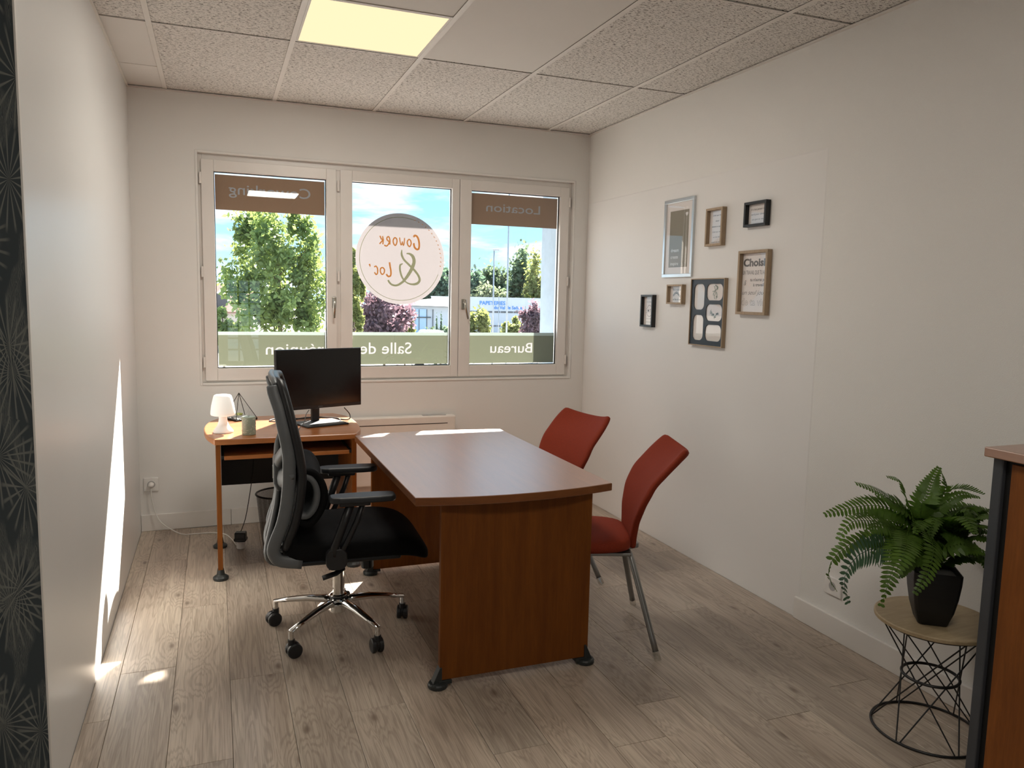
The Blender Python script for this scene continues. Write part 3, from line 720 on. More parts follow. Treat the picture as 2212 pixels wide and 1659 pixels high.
# handles and hinges
def handle(parent, x, z, lean):
    o = MB().box(x - .014, x + .014, .008, .018, z - .035, z + .035).build('handle_plate', 'hardware_steel', parent, bevel=.006, seg=3)
    l = MB(); l.tube([(x, .012, z + .012), (x, -.022, z + .012)], .008, 10); l.tube([(x, -.022, z + .030), (x + lean * .3, -.026, z - .02), (x + lean, -.022, z - .098)], [(.010, .007), (.010, .007), (.007, .005)], 10, flat=(1, 0, 0))
    l.build('handle_lever', 'hardware_steel', o, smooth=True)
handle(w1, 1.150, 1.392, -.004); handle(w3, 2.012, 1.395, .026)
for o, x, zs in ((w1, .374, (2.113, 1.562, 1.017)), (w2, 1.181, (2.122, 1.558)), (w3, 2.788, (2.12, 1.57, 1.012))):
    for z in zs:
        MB().cyl((x, .016, z - .032), (x, .016, z + .032), .0075, 10).build('hinge', 'frame_pvc', o, smooth=False)
# outside: roof overhang that shades the upper glass and a projecting fin beside the window
EDGE_Y = .62; EDGE_Z = 1.886 + (EDGE_Y - GY) * .926
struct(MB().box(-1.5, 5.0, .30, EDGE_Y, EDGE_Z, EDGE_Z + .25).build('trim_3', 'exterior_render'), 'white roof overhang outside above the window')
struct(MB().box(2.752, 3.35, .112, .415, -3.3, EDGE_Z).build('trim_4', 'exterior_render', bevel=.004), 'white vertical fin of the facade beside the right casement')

# ================================================================== FURNITURE
# ---- main desk
desk = thing('desk', 'cherry wood desk with slightly bowed ends on two solid panel legs', 'desk', (1.48, -1.75, 0))
def bowed(x0, x1, yn, yf, bn, bf, n=14):
    out = []
    for i in range(n + 1):
        t = i / n; out.append((x0 + (x1 - x0) * t, yn - bn * (1 - (2 * t - 1) ** 2)))
    for i in range(n + 1):
        t = i / n; out.append((x1 - (x1 - x0) * t, yf + bf * (1 - (2 * t - 1) ** 2)))
    return out
poly = bowed(1.090 - 1.48, 1.874 - 1.48, -2.388 + 1.75, -1.125 + 1.75, .052, .045)
MB().prism(poly, lambda x, y: Vector((x, y, .704)), lambda x, y: Vector((x, y, .735))).build('desk_top', 'cherry_top', desk, bevel=.0012, seg=1)
def edge_band(parent, poly, z0, z1, mat):
    c_ = Vector((sum(q[0] for q in poly) / len(poly), sum(q[1] for q in poly) / len(poly)))
    rg = []
    for off, z in ((-.004, z0 - .0008), (.0009, z0 + .002), (.0009, z1 - .003), (-.0005, z1 - .0012)):
        rg.append([Vector((q[0] + off * (1 if q[0] > c_.x else -1), q[1] + off * (1 if q[1] > c_.y else -1), z)) for q in poly])
    m_ = MB(); m_.loft(rg, caps=False); return recalc(m_.build('edge_band', mat, parent))
edge_band(desk, poly, .704, .735, 'cherry_edge')
MB().box(1.190 - 1.48, 1.800 - 1.48, -2.374 + 1.75, -2.350 + 1.75, .030, .704).build('panel_leg', 'cherry_z', desk, bevel=.0015)
MB().box(1.172 - 1.48, 1.800 - 1.48, -1.138 + 1.75, -1.114 + 1.75, .026, .704).build('panel_leg', 'cherry_z', desk, bevel=.0015)
for x, y, s in ((1.186, -2.362, 1), (1.796, -2.362, -1), (1.168, -1.126, 1), (1.796, -1.126, -1)):
    f = MB(); X, Y = x - 1.48, y + 1.75
    f.lathe([(.034, 0), (.037, .003), (.037, .014), (.033, .020), (.012, .024)], (X, Y, 0), 22)
    f.prism([(-.024, .018), (.012, .018), (.012, .080), (.004, .080)], lambda a, z: Vector((X + a * s, Y - .017, z)), lambda a, z: Vector((X + a * s, Y + .017, z)))
    f.box(min(X, X + .05 * s), max(X, X + .05 * s), Y - .018, Y + .018, .014, .0295 if y < -2 else .0255)
    recalc(f.build('foot', 'foot_green_grey', desk, bevel=.002))

# ---- return desk with pull-out tray
sd = thing('side_desk', 'small cherry wood return desk with curved ends and a pull-out keyboard tray', 'desk', (.77, -.63, 0))
def S(x, y): return (x - .77, y + .63)
out = [S(.423, -1.0), S(1.118, -1.0)]
arcR = spline([(1.118, -1.0, 0), (1.165, -.86, 0), (1.182, -.62, 0), (1.165, -.40, 0), (1.10, -.262, 0)], 5)
arcL = spline([(.45, -.30, 0), (.395, -.44, 0), (.373, -.63, 0), (.385, -.83, 0), (.423, -1.0, 0)], 5)
poly = [S(.423, -1.0)] + [S(q.x, q.y) for q in arcR] + [S(q.x, q.y) for q in arcL][:-1]
MB().prism(poly, lambda x, y: Vector((x, y, .692)), lambda x, y: Vector((x, y, .722))).build('desk_top', 'cherry_top_x', sd, bevel=.006, seg=3)
for x0 in (.429, 1.096):
    MB().box(x0 - .77, x0 + .024 - .77, -.995 + .63, -.42 + .63, .055, .692).build('panel_leg', 'cherry_z', sd, bevel=.0015)
    for y in (-.972, -.450):
        f = MB(); f.lathe([(.036, 0), (.038, .004), (.038, .014), (.030, .020), (.020, .026), (.015, .058)], (x0 + .012 - .77, y + .63, 0), 22)
        f.build('foot', 'foot_green_grey', sd, smooth=False, bevel=.0012)
MB().box(.455 - .77, 1.094 - .77, -.52 + .63, -.505 + .63, .375, .690).build('modesty_panel', 'matte_black', sd)
tray = MB().box(.468 - .77, 1.083 - .77, -.988 + .63, -.62 + .63, .614, .634).build('keyboard_tray', 'cherry_x', sd, bevel=.002)
for x0, x1 in ((.4545, .467), (1.084, 1.0955)):
    MB().box(x0 - .77, x1 - .77, -.98 + .63, -.6 + .63, .618, .634).build('tray_rail', 'slot_dark', tray)

# ---- monitor
mon = thing('monitor', 'black flat computer monitor standing on the return desk', 'monitor', (.977, -.65, .722), .354)
mw, mh, zc = .515, .331, .977 - .722
MB().box(-mw / 2, mw / 2, -.004, .022, zc - mh / 2, zc + mh / 2).build('bezel', 'black_plastic', mon, bevel=.003)
MB().box(-mw / 2 + .006, mw / 2 - .006, -.0052, -.004, zc - mh / 2 + .020, zc + mh / 2 - .006).build('screen', 'screen_black', mon)
MB().box(-.16, .16, .022, .050, zc - .12, zc + .12).build('rear_housing', 'black_plastic', mon, bevel=.012, seg=3)
MB().prism([(-.022, .006), (.022, .006), (.026, zc), (-.026, zc)], lambda x, z: Vector((x, .052, z)), lambda x, z: Vector((x, .072, z))).build('stand_neck', 'black_plastic', mon, bevel=.003)
MB().box(-.125, .125, -.10, .095, 0, .010).build('stand_base', 'black_armpad', mon, bevel=.004)
MB().box(-.014, .014, -.0046, -.004, zc - mh / 2 + .009, zc - mh / 2 + .012).build('brand_mark', 'ink_grey', mon)

# ---- desk lamp, candle, glass pyramid
lamp = thing('table_lamp', 'white plastic mushroom table lamp on the left of the return desk', 'lamp', (.468, -.80, .722))
MB().lathe([(.046, 0), (.050, .004), (.049, .010), (.042, .020), (.031, .034), (.024, .050), (.0205, .070), (.020, .098)], seg=32).build('lamp_base', 'lamp_plastic', lamp, smooth=True)
MB().lathe([(.006, .090), (.052, .090), (.058, .092), (.0605, .097), (.060, .110), (.056, .140), (.0505, .165), (.046, .184), (.043, .192), (.037, .196), (.015, .1975), (.001, .198)], seg=36).build('lamp_shade', 'lamp_plastic', lamp, smooth=True)
candle = thing('candle', 'sage green pillar candle with pale flecks beside the lamp', 'candle', (.590, -.893, .722))
MB().lathe([(.0325, 0), (.034, .003), (.034, .090), (.032, .0935), (.020, .0925), (.001, .0905)], seg=32).build('wax', 'candle_wax', candle, smooth=False, bevel=.001)
cf = random.Random(3)
for i in range(46):
    a = cf.uniform(0, 2 * math.pi); z = cf.uniform(.010, .084); l = cf.uniform(.003, .007); tilt = cf.uniform(-1.2, 1.2); r_ = .0342
    da = l * math.cos(tilt) / r_; dz = l * math.sin(tilt)
    P = [Vector((r_ * math.cos(a + s * da), r_ * math.sin(a + s * da), z + s * dz)) for s in (-1, -.3, .3, 1)]
    MB().tube(P, [.0004, .0011, .0011, .0004], 5).build('fleck', 'candle_fleck', candle)
MB().cyl((0, 0, .089), (.001, 0, .100), .0008, 6).build('wick', 'wick', candle)
ter = thing('terrarium', 'black-edged glass pyramid terrarium with a small succulent on white pebbles', 'terrarium', (.565, -.375, .722), R(28))
s_ = .066; ap = Vector((-.008, 0, .152)); cn = [Vector((-s_, -s_, .006)), Vector((s_, -s_, .006)), Vector((s_, s_, .006)), Vector((-s_, s_, .006))]
MB().box(-s_, s_, -s_, s_, 0, .006).build('tray', 'lead_frame', ter)
for c in cn: MB().cyl(c, ap, .0019, 8).build('frame_edge', 'lead_frame', ter)
for i in range(4):
    MB().cyl(cn[i], cn[(i + 1) % 4], .0022, 8).build('frame_edge', 'lead_frame', ter)
    MB().add([cn[i], cn[(i + 1) % 4], ap], [(0, 1, 2)]).build('glass_pane', 'terrarium_glass', ter)
pb = MB(); pr = random.Random(5)
for i in range(150):
    x, y = pr.uniform(-.058, .058), pr.uniform(-.058, .058); r_ = pr.uniform(.003, .0055); z = .007 + pr.uniform(0, .006)
    pb.lathe([(r_ * .3, -r_ * .6), (r_, 0), (r_ * .5, r_ * .6), (r_ * .1, r_ * .7)], (x, y, z), 6)
pbo = pb.build('pebbles', 'pebble_white', ter, smooth=True); pbo['kind'] = 'stuff'
suc = MB()
for k in range(3):
    for i in range(8):
        a = 2 * math.pi * (i + .5 * k) / 8; l = .024 - k * .005; e = R(25 + 25 * k); d = Vector((math.cos(a) * math.cos(e), math.sin(a) * math.cos(e), math.sin(e)))
        c0 = Vector((-.006, .004, .022)); suc.tube([c0, c0 + d * l * .5, c0 + d * l], [.003, .0062, .0006], 7)
suc.build('succulent', 'succulent', ter, smooth=True)

# ---- cables on and under the return desk
def cable(name, pts, r_, mat, label, n=8):
    o = MB().tube(spline(pts, n), r_, 8).build(name, mat, None, smooth=True); return tag(o, label, 'cable')
cable('video_cable', [(1.12, -.585, .80), (1.155, -.56, .755), (1.14, -.57, .728), (1.05, -.46, .726), (.93, -.43, .726), (.84, -.50, .727), (.76, -.55, .727), (.715, -.50, .726), (.76, -.44, .726), (.88, -.46, .727), (1.0, -.44, .727), (1.09, -.50, .727), (1.10, -.57, .726)], .0032, 'cable_black', 'black cable looping behind the monitor foot')
cable('monitor_power_cable', [(.915, -.665, .805), (.895, -.70, .785), (.878, -.76, .752), (.855, -.80, .735), (.835, -.87, .7265), (.80, -.985, .726), (.795, -1.003, .718), (.79, -1.004, .66)], .0022, 'cable_grey', 'thin grey lead hanging from the monitor over the desk edge')
cable('adapter_lead', [(.640, -.53, .62), (.622, -.528, .46), (.604, -.525, .33), (.580, -.515, .19), (.560, -.503, .12), (.551, -.50, .098)], .0022, 'cable_black', 'thin black lead hanging down to the adapter on the floor')
ad = thing('power_adapter', 'black plug adapter in a white cable socket on the floor under the return desk', 'adapter', (.55, -.495, 0), R(-15))
MB().lathe([(.022, 0), (.024, .004), (.024, .036), (.022, .040)], seg=20).build('socket_end', 'plastic_white', ad)
MB().box(-.030, .030, -.022, .022, .040, .094).build('plug_body', 'black_plastic', ad, bevel=.006, seg=3)
MB().box(-.034, .034, -.024, .024, .044, .060).build('plug_rim', 'black_plastic', ad, bevel=.004)
cable('extension_cable', [(.062, -.030, .265), (.064, -.036, .21), (.082, -.045, .12), (.115, -.06, .06), (.18, -.10, .018), (.24, -.150, .0035), (.31, -.155, .0035), (.40, -.165, .0035), (.47, -.22, .0035), (.505, -.33, .0035), (.525, -.45, .008), (.537, -.492, .016)], .0034, 'cable_white', 'white extension cable running from the wall socket across the floor')
so_ = thing('wall_socket', 'white wall socket with a plug in it beside the left corner', 'socket', (.0615, 0, .2855))
MB().box(-.041, .041, -.009, 0, -.041, .041).build('plate', 'plastic_white', so_, bevel=.003)
MB().tube([(0, -.0085, 0), (0, -.0105, 0)], .0215, 24).build('well', 'outlet_grey', so_)
MB().tube([(0, -.0095, 0), (0, -.030, -.002), (0, -.036, -.010)], [.0185, .0165, .012], 18).build('plug', 'plastic_white', so_, smooth=True)
s2 = thing('wall_socket', 'white wall socket on the textured wall behind the fern', 'socket', (W, -2.495, .229))
MB().box(-.009, 0, -.047, .047, -.040, .040).build('plate', 'plastic_white', s2, bevel=.003)
MB().tube([(-.0085, 0, 0), (-.0098, 0, 0)], .0245, 24).build('rim', 'trim_white', s2)
MB().tube([(-.0095, 0, 0), (-.0102, 0, 0)], .0195, 24).build('well', 'outlet_grey', s2)

# ---- panel heater under the window
ht = thing('wall_heater', 'white electric panel heater mounted on the wall under the window', 'heater', (1.575, 0, .20))
MB().box(-.362, .362, -.095, -.022, 0, .453).build('body', 'radiator_white', ht, bevel=.010, seg=3)
MB().box(-.300, .300, -.022, 0, .06, .38).build('wall_bracket', 'outlet_grey', ht)
MB().box(-.335, .305, -.0962, -.0945, .400, .405).build('air_slot', 'slot_dark', ht)
MB().box(.14, .30, -.075, -.040, .453, .457).build('control_panel', 'outlet_grey', ht, bevel=.001)

# ---- waste bin
bn = thing('waste_bin', 'black wire mesh waste bin under the return desk', 'bin', (.765, -.585, 0))
wall = MB(); wall.lathe([(.098, .008), (.112, .12), (.132, .325)], seg=48, caps=False); wall.build('mesh_wall', 'wire_mesh', bn, smooth=True)
MB().tube([(.133 * math.cos(2 * math.pi * i / 40), .133 * math.sin(2 * math.pi * i / 40), .327) for i in range(40)], .0055, 8, closed=True).build('rim', 'wire_black', bn, smooth=True)
MB().lathe([(.098, 0), (.101, .004), (.100, .020), (.097, .022), (.095, .006), (.001, .005)], seg=40).build('base', 'wire_black', bn)

# ---- office chair
oc = thing('office_chair', 'black mesh office swivel chair with grey back frame and chrome star base', 'chair', (.912, -1.755, 0), R(-3))
# star base
hub = MB().lathe([(.030, .088), (.032, .092), (.034, .120), (.030, .128), (.028, .150), (.036, .155), (.036, .163), (.024, .168)], seg=28).build('hub', 'chrome', oc, smooth=False, bevel=.0015)
MB().lathe([(.037, .151), (.0375, .157), (.036, .162)], seg=28).build('hub_collar', 'black_plastic', hub)
leg_ang = [150, 222, 294, 6, 78]; spin = [200, 15, 100, 75, 60]
for a_, sp_ in zip(leg_ang, spin):
    a = R(a_ + 3); d = Vector((math.cos(a), math.sin(a), 0)); sd_ = Vector((-d.y, d.x, 0))
    lg = MB()
    prof = [(.024, .128, .020, .017), (.06, .138, .019, .017), (.14, .134, .0175, .014), (.22, .122, .015, .011), (.292, .108, .0125, .0085)]
    rings = []
    for u, z, hw, hh in prof:
        c = d * u + Vector((0, 0, z)); rings.append([c + sd_ * (hw * math.cos(2 * math.pi * k / 12)) * 1.0 + Vector((0, 0, hh * math.sin(2 * math.pi * k / 12))) for k in range(12)])
    lg.loft(rings)
    lo_ = recalc(lg.build('base_leg', 'chrome', oc, smooth=True))
    c = d * .288
    MB().cyl(c + Vector((0, 0, .068)), c + Vector((0, 0, .112)), .0105, 14).build('caster_stem', 'chrome', lo_)
    s2_ = R(sp_); e = Vector((math.cos(s2_), math.sin(s2_), 0)); ax = Vector((-e.y, e.x, 0)); cc = c + e * .010
    for sg in (-1, 1):
        wv_ = MB(); p0 = cc + ax * (sg * .006) + Vector((0, 0, .030)); p1 = cc + ax * (sg * .024) + Vector((0, 0, .030))
        wv_.tube([p0, p0 + (p1 - p0) * .15, p0 + (p1 - p0) * .85, p1], [.028, .030, .030, .025], 24); recalc(wv_.build('caster_wheel', 'caster_black', lo_, bevel=.0015))
    hd = MB(); hd.tube([cc + ax * -.0055 + Vector((0, 0, .036)), cc + ax * .0055 + Vector((0, 0, .036))], .027, 20); hd.tube([c + Vector((0, 0, .048)), c + Vector((0, 0, .074))], .014, 12)
    recalc(hd.build('caster_hood', 'caster_black', lo_))
MB().cyl((0, 0, .16), (0, 0, .30), .0255, 24).build('gas_column', 'chrome', oc, smooth=False)
MB().cyl((0, 0, .285), (0, 0, .345), .0275, 24).build('column_collar', 'black_plastic', oc)
# tilt mechanism and levers
MB().box(-.12, .13, -.07, .07, .325, .372).build('tilt_mechanism', 'black_plastic', oc, bevel=.012, seg=3)
MB().tube([(.01, -.05, .325), (.01, -.10, .308), (-.02, -.115, .298), (-.075, -.118, .283)], [(.009, .006), (.010, .006), (.013, .006), (.012, .004)], 10, flat=(1, 0, 0)).build('lift_lever', 'black_plastic', oc, smooth=True)
MB().tube([(.125, .06, .350), (.128, .06, .300), (.132, .06, .250)], [.022, .030, .027], 20).build('tension_knob', 'black_plastic', oc, smooth=False, bevel=.003)
# seat cushion: lofted cross-sections from back to front with a waterfall edge
secs = [(-.235, .185, .455, .400), (-.215, .215, .480, .386), (-.15, .238, .492, .380), (-.05, .248, .492, .378), (.06, .250, .494, .378), (.16, .248, .497, .378), (.24, .242, .488, .374), (.29, .234, .466, .366), (.325, .222, .436, .352), (.348, .200, .408, .345), (.358, .165, .386, .352)]
rings = []
for u, hw, zt, zb in secs:
    zm, hh = (zt + zb) / 2, (zt - zb) / 2; ring_ = []
    for k in range(28):
        a = 2 * math.pi * k / 28; ca, sa = math.cos(a), math.sin(a); e_x, e_z = .38, .62
        x = math.copysign(abs(ca) ** e_x, ca) * hw; z = zm + math.copysign(abs(sa) ** e_z, sa) * hh
        if sa > 0: z -= .012 * (1 - (x / hw) ** 2) * (1 if -.2 < u < .25 else .3)
        ring_.append(Vector((u, x, z)))
    rings.append(ring_)
sm = MB(); sm.loft(rings); seat = recalc(sm.build('seat_cushion', 'black_fabric', oc, smooth=True, subsurf=1))
MB().box(-.20, .24, -.19, .19, .362, .388).build('seat_pan', 'black_plastic', oc, bevel=.012, seg=3)
# backrest: grey rails, black mesh rim, mesh, spine block
rail = [(-.250, 1.090), (-.247, 1.066), (-.238, 1.036), (-.228, 1.003), (-.219, .957), (-.210, .912), (-.202, .866), (-.196, .820), (-.196, .774), (-.197, .728), (-.201, .682), (-.206, .636), (-.214, .590), (-.226, .544), (-.245, .495), (-.258, .450), (-.250, .418), (-.225, .398), (-.150, .385)]
def bw(z):          # half width of the back at height z
    t = (z - .42) / .68; return .205 + .030 * math.sin(math.pi * min(max(t, 0), 1)) if z < .8 else .235 - .05 * max(0, (z - .9) / .2) ** 1.5
bf_ = None
for s in (-1, 1):
    P = [(u - .009, s * bw(z), z) for u, z in rail]; P = spline(P, 3)
    o = MB().tube(P, [(.014, .025)] * len(P), 12, flat=(0, 1, 0)).build('back_rail', 'grey_shell', oc, smooth=True)
P = spline([(rail[0][0], -bw(1.09), 1.090), (-.256, -.16, 1.106), (-.262, -.08, 1.110), (-.264, 0, 1.111), (-.262, .08, 1.110), (-.256, .16, 1.106), (rail[0][0], bw(1.09), 1.090)], 4)
MB().tube(P, [(.012, .016)] * len(P), 12, flat=(1, 0, 0)).build('top_rail', 'grey_shell', oc, smooth=True)
P = spline([(-.258, -.205, .455), (-.272, -.12, .425), (-.278, 0, .415), (-.272, .12, .425), (-.258, .205, .455)], 4)
MB().tube(P, [(.016, .022)] * len(P), 12, flat=(1, 0, 0)).build('bottom_rail', 'grey_shell', oc, smooth=True)
def front_u(z):     # front face of the mesh in side view
    tab = [(1.10, -.236), (1.047, -.219), (1.002, -.208), (.957, -.198), (.911, -.187), (.865, -.177), (.819, -.169), (.772, -.162), (.726, -.161), (.680, -.166), (.634, -.172), (.588, -.180), (.542, -.192), (.48, -.215), (.44, -.23)]
    for (za, ua), (zb, ub) in zip(tab[:-1], tab[1:]):
        if zb <= z <= za: return ub + (ua - ub) * (z - zb) / (za - zb)
    return tab[0][1] if z > 1.1 else tab[-1][1]
zs = [.46 + (1.098 - .46) * i / 22 for i in range(23)]
rows = [[Vector((front_u(z) - .022 * (1 - (j / 6 - 1) ** 2) - .004, bw(z) * (j / 6 - 1), z)) for j in range(13)] for z in zs]
mm = MB(); mm.loft(rows, closed_u=False, caps=False); mm.build('back_mesh', 'black_fabric', oc, smooth=True, solid=.004)
rim = [(front_u(z) + .004, -bw(z) - .005, z) for z in zs] + [(front_u(1.098) - .012, y, 1.104) for y in (-.12, -.04, .04, .12)] + [(front_u(z) + .004, bw(z) + .005, z) for z in reversed(zs)] + [(front_u(.46) - .012, y, .452) for y in (.12, .04, -.04, -.12)]
MB().tube(rim, .0175, 12, closed=True).build('mesh_rim', 'black_plastic', oc, smooth=True)
blk = MB(); blk.prism([(-.262, .765), (-.240, .785), (-.214, .775), (-.210, .700), (-.222, .655), (-.246, .645), (-.262, .68)], lambda u, z: Vector((u, -.085, z)), lambda u, z: Vector((u, .085, z)))
spine = recalc(blk.build('spine_block', 'grey_shell', oc, bevel=.010, seg=3))
MB().box(-.2645, -.261, -.062, -.050, .700, .752).build('label_tab', 'trim_white', spine)
for s in (-1, 1):
    P = spline([(-.240, s * .060, .760), (-.236, s * .13, .800), (-.218, s * .20, .842), (-.203, s * .230, .872)], 4); MB().tube(P, [(.018, .024)] * len(P), 10, flat=(1, 0, 0)).build('spine_arm', 'grey_shell', spine, smooth=True)
    P = spline([(-.236, s * .055, .700), (-.222, s * .13, .715), (-.204, s * .20, .742), (-.198, s * .228, .77)], 4); MB().tube(P, [(.018, .040)] * len(P), 10, flat=(1, 0, 0)).build('spine_arm', 'grey_shell', spine, smooth=True)
    P = spline([(-.240, s * .045, .665), (-.250, s * .055, .590), (-.268, s * .075, .510), (-.288, s * .10, .430), (-.285, s * .08, .385), (-.255, s * .05, .357), (-.18, s * .04, .348), (-.10, s * .04, .348)], 4); MB().tube(P, [(.014, .030)] * len(P), 10, flat=(1, 0, 0)).build('spine_leg', 'grey_shell', spine, smooth=True)
# lumbar support: padded shell standing proud of the mesh
arc_o = [(-.150, .752), (-.109, .744), (-.080, .706), (-.069, .656), (-.083, .595), (-.125, .540), (-.165, .550)]
arc_i = [(-.150, .735), (-.122, .722), (-.104, .694), (-.098, .655), (-.108, .608), (-.135, .575), (-.165, .575)]
def lumb(name, A, y0, y1, th, mat, dep):
    rws = []
    for i in range(13):
        y = y0 + (y1 - y0) * i / 12; k = 1 - abs(2 * i / 12 - 1) ** 3
        rws.append([Vector((q.x - dep * k, y, q.y)) for q in spline([(u, z, 0) for u, z in A], 4)])
    l_ = MB(); l_.loft(rws, closed_u=False, caps=False); return l_.build(name, mat, oc, smooth=True, solid=th)
lumb('lumbar_pad', arc_o, -.205, .205, .024, 'black_fabric', .012)
lumb('lumbar_shell', arc_i, -.207, .207, .022, 'grey_shell', .010)
# armrests
for s in (-1, 1):
    y = s * .262
    pad = MB(); pts = []
    for u, hw in ((-.058, .020), (-.050, .032), (-.02, .041), (.06, .045), (.14, .044), (.185, .038), (.200, .024)): pts.append((u, hw))
    poly = [(u, -hw) for u, hw in pts] + [(u, hw) for u, hw in reversed(pts)]
    pad.prism(poly, lambda a, b__: Vector((a, y + b__, .638)), lambda a, b__: Vector((a, y + b__, .664)))
    arm = pad.build('arm_pad', 'black_armpad', oc, bevel=.009, seg=4)
    MB().box(-.02, .10, y - .022, y + .022, .622, .640).build('arm_slide', 'black_plastic', arm, bevel=.005)
    post = MB()
    post.tube([(.025, y, .628), (-.005, y, .545), (-.040, y * .995, .450), (-.040, y * .99, .42)], [(.017, .014)] * 4, 10, flat=(1, 0, 0))
    post.tube([(.072, y, .628), (.050, y, .560), (.008, y * .995, .470), (-.018, y * .99, .43)], [(.012, .013)] * 4, 10, flat=(1, 0, 0))
    post.build('arm_post', 'black_plastic', oc, smooth=True)
    MB().prism(rrect(-.072, .010, .366, .452, .03), lambda u, z: Vector((u, y * .98 - .016, z)), lambda u, z: Vector((u, y * .98 + .016, z))).build('arm_bracket', 'black_plastic', oc, bevel=.004)
    MB().box(-.06, .0, min(y * .95, s * .12), max(y * .95, s * .12), .362, .376).build('arm_bar', 'black_plastic', oc)

# ---- red visitor chairs (local +x = facing direction, origin under the back feet line)
rc_ = thing('visitor_chair', 'rust red upholstered visitor chair nearest the viewer with metal tube legs', 'chair', (2.172, -2.178, 0), R(180 - 20), 'red visitor chairs')
NB, MBk = 21, 13
rows = []
for i in range(NB):
    t = i / (NB - 1); z = .408 + t * .432
    # side profile: upright over the seat, then sweeping backwards
    tabu = [(.39, .070), (.40, .070), (.463, .072), (.54, .071), (.618, .056), (.70, .021), (.767, -.038), (.841, -.108), (.90, -.165)]
    for (za, ua), (zb, ub_) in zip(tabu[:-1], tabu[1:]):
        if za <= z <= zb: k_ = (z - za) / (zb - za); ub = ua + (ub_ - ua) * k_
    hw = .120 + .092 * (3 * min(1, t / .6) ** 2 - 2 * min(1, t / .6) ** 3)
    if t > .80: hw *= 1 - .11 * ((t - .80) / .20) ** 2.5
    r_ = []
    for j in range(MBk):
        s = 2 * j / (MBk - 1) - 1
        r_.append(Vector((ub - .045 * (1 - s * s) * t + .010 * (1 - t), s * hw, z + (.028 * abs(s) ** 2.2 - .018) * max(0, (t - .75) / .25))))
    rows.append(r_)
bk = MB(); bk.loft(rows, closed_u=False, caps=False); bk.build('backrest', 'red_fabric', rc_, smooth=True, solid=.028, subsurf=1)
secs = [(.088, .120, .460, .412), (.100, .160, .467, .406), (.15, .200, .470, .404), (.25, .222, .468, .404), (.35, .226, .466, .404), (.45, .220, .464, .404), (.51, .202, .458, .406), (.54, .165, .446, .412)]
rings = []
for u, hw, zt, zb in secs:
    zm, hh = (zt + zb) / 2, (zt - zb) / 2
    rings.append([Vector((u, math.copysign(abs(math.cos(2 * math.pi * k / 24)) ** .45, math.cos(2 * math.pi * k / 24)) * hw, zm + math.copysign(abs(math.sin(2 * math.pi * k / 24)) ** .6, math.sin(2 * math.pi * k / 24)) * hh)) for k in range(24)])
sm = MB(); sm.loft(rings); recalc(sm.build('seat', 'red_fabric', rc_, smooth=True, subsurf=1))
fr_ = MB(); fr_.box(.09, .46, -.15, .15, .386, .402); fr_.build('seat_frame', 'tube_grey', rc_, bevel=.005)
fr_ = MB(); fr_.prism([(.045, -.06), (.12, -.11), (.12, .11), (.045, .06)], lambda x, y: Vector((x, y, .396)), lambda x, y: Vector((x, y, .418))); recalc(fr_.build('back_bracket', 'tube_grey', rc_, bevel=.004))
for s in (-1, 1):
    for P in (((.125, s * .07, .388), (.105, s * .10, .384), (.085, s * .125, .362), (.0, s * .270, .032)), ((.36, s * .12, .388), (.40, s * .145, .384), (.42, s * .16, .36), (.485, s * .245, .032))):
        l_ = MB(); l_.tube(spline(P, 5), .0125, 14); lo_ = l_.build('leg', 'tube_grey', rc_, smooth=True)
        e0 = Vector(P[-1]); dd = (e0 - Vector(P[-2])).normalized(); e1 = e0 + dd * (e0.z / -dd.z) * 1.0
        MB().cyl(e0 + dd * -.004, e1 + Vector((0, 0, .001)), .0140, 14).build('glide', 'foot_clear', lo_, smooth=False)
MB().box(.072, .076, -.125, -.105, .478, .502).build('care_tag', 'ink_black', rc_)
r2c = copy_tree(rc_); r2c.location = (2.190, -1.352, 0); r2c.rotation_euler = (0, 0, R(180 + 12)); r2c['label'] = 'rust red visitor chair farther back near the window wall corner'

# ================================================================== PICTURE FRAMES (right wall)
def ptext(parent, body, y_left, z, h, mat, x, width=None, bold=0.0, shear=0.0, clip=None, name='lettering', spin=None):
    """text on a surface facing -x; reads towards -y; in coordinates of the parent"""
    v, f = text2d(body, h, bold, width, shear)
    mb = MB(); mb.add([(x, y_left - a, z + c) for a, c in v], f)
    if clip is not None:            # drop what the frame edge hides
        keep = [q for q in mb.f if min(mb.v[i][1] for i in q) >= clip]; mb.f = keep
    return mb.build(name, mat, parent)
def box_frame(label, yf, yn, z0, z1, d, fwid, mat, name='picture_frame', paper='paper_white', px=-.006, glass=True):
    yc, zc_ = (yf + yn) / 2, (z0 + z1) / 2; hy, hz = (yf - yn) / 2, (z1 - z0) / 2
    o = thing(name, label, 'picture frame', (W - .0016, yc, zc_), group='framed prints on the right wall')
    d = d - .0016
    for a, b_, c, e in ((-hy, hy, hz - fwid, hz), (-hy, hy, -hz, -hz + fwid), (hy - fwid, hy, -hz + fwid, hz - fwid), (-hy, -hy + fwid, -hz + fwid, hz - fwid)):
        MB().box(-d, 0, a, b_, c, e).build('frame_side', mat, o, bevel=.0012)
    MB().box(px, 0, -hy + fwid, hy - fwid, -hz + fwid, hz - fwid).build('print', paper, o)
    if glass: MB().add([(px - .003, -hy + fwid, -hz + fwid), (px - .003, hy - fwid, -hz + fwid), (px - .003, hy - fwid, hz - fwid), (px - .003, -hy + fwid, hz - fwid)], [(0, 3, 2, 1)]).build('glass', 'picture_glass', o)
    return o, hy, hz
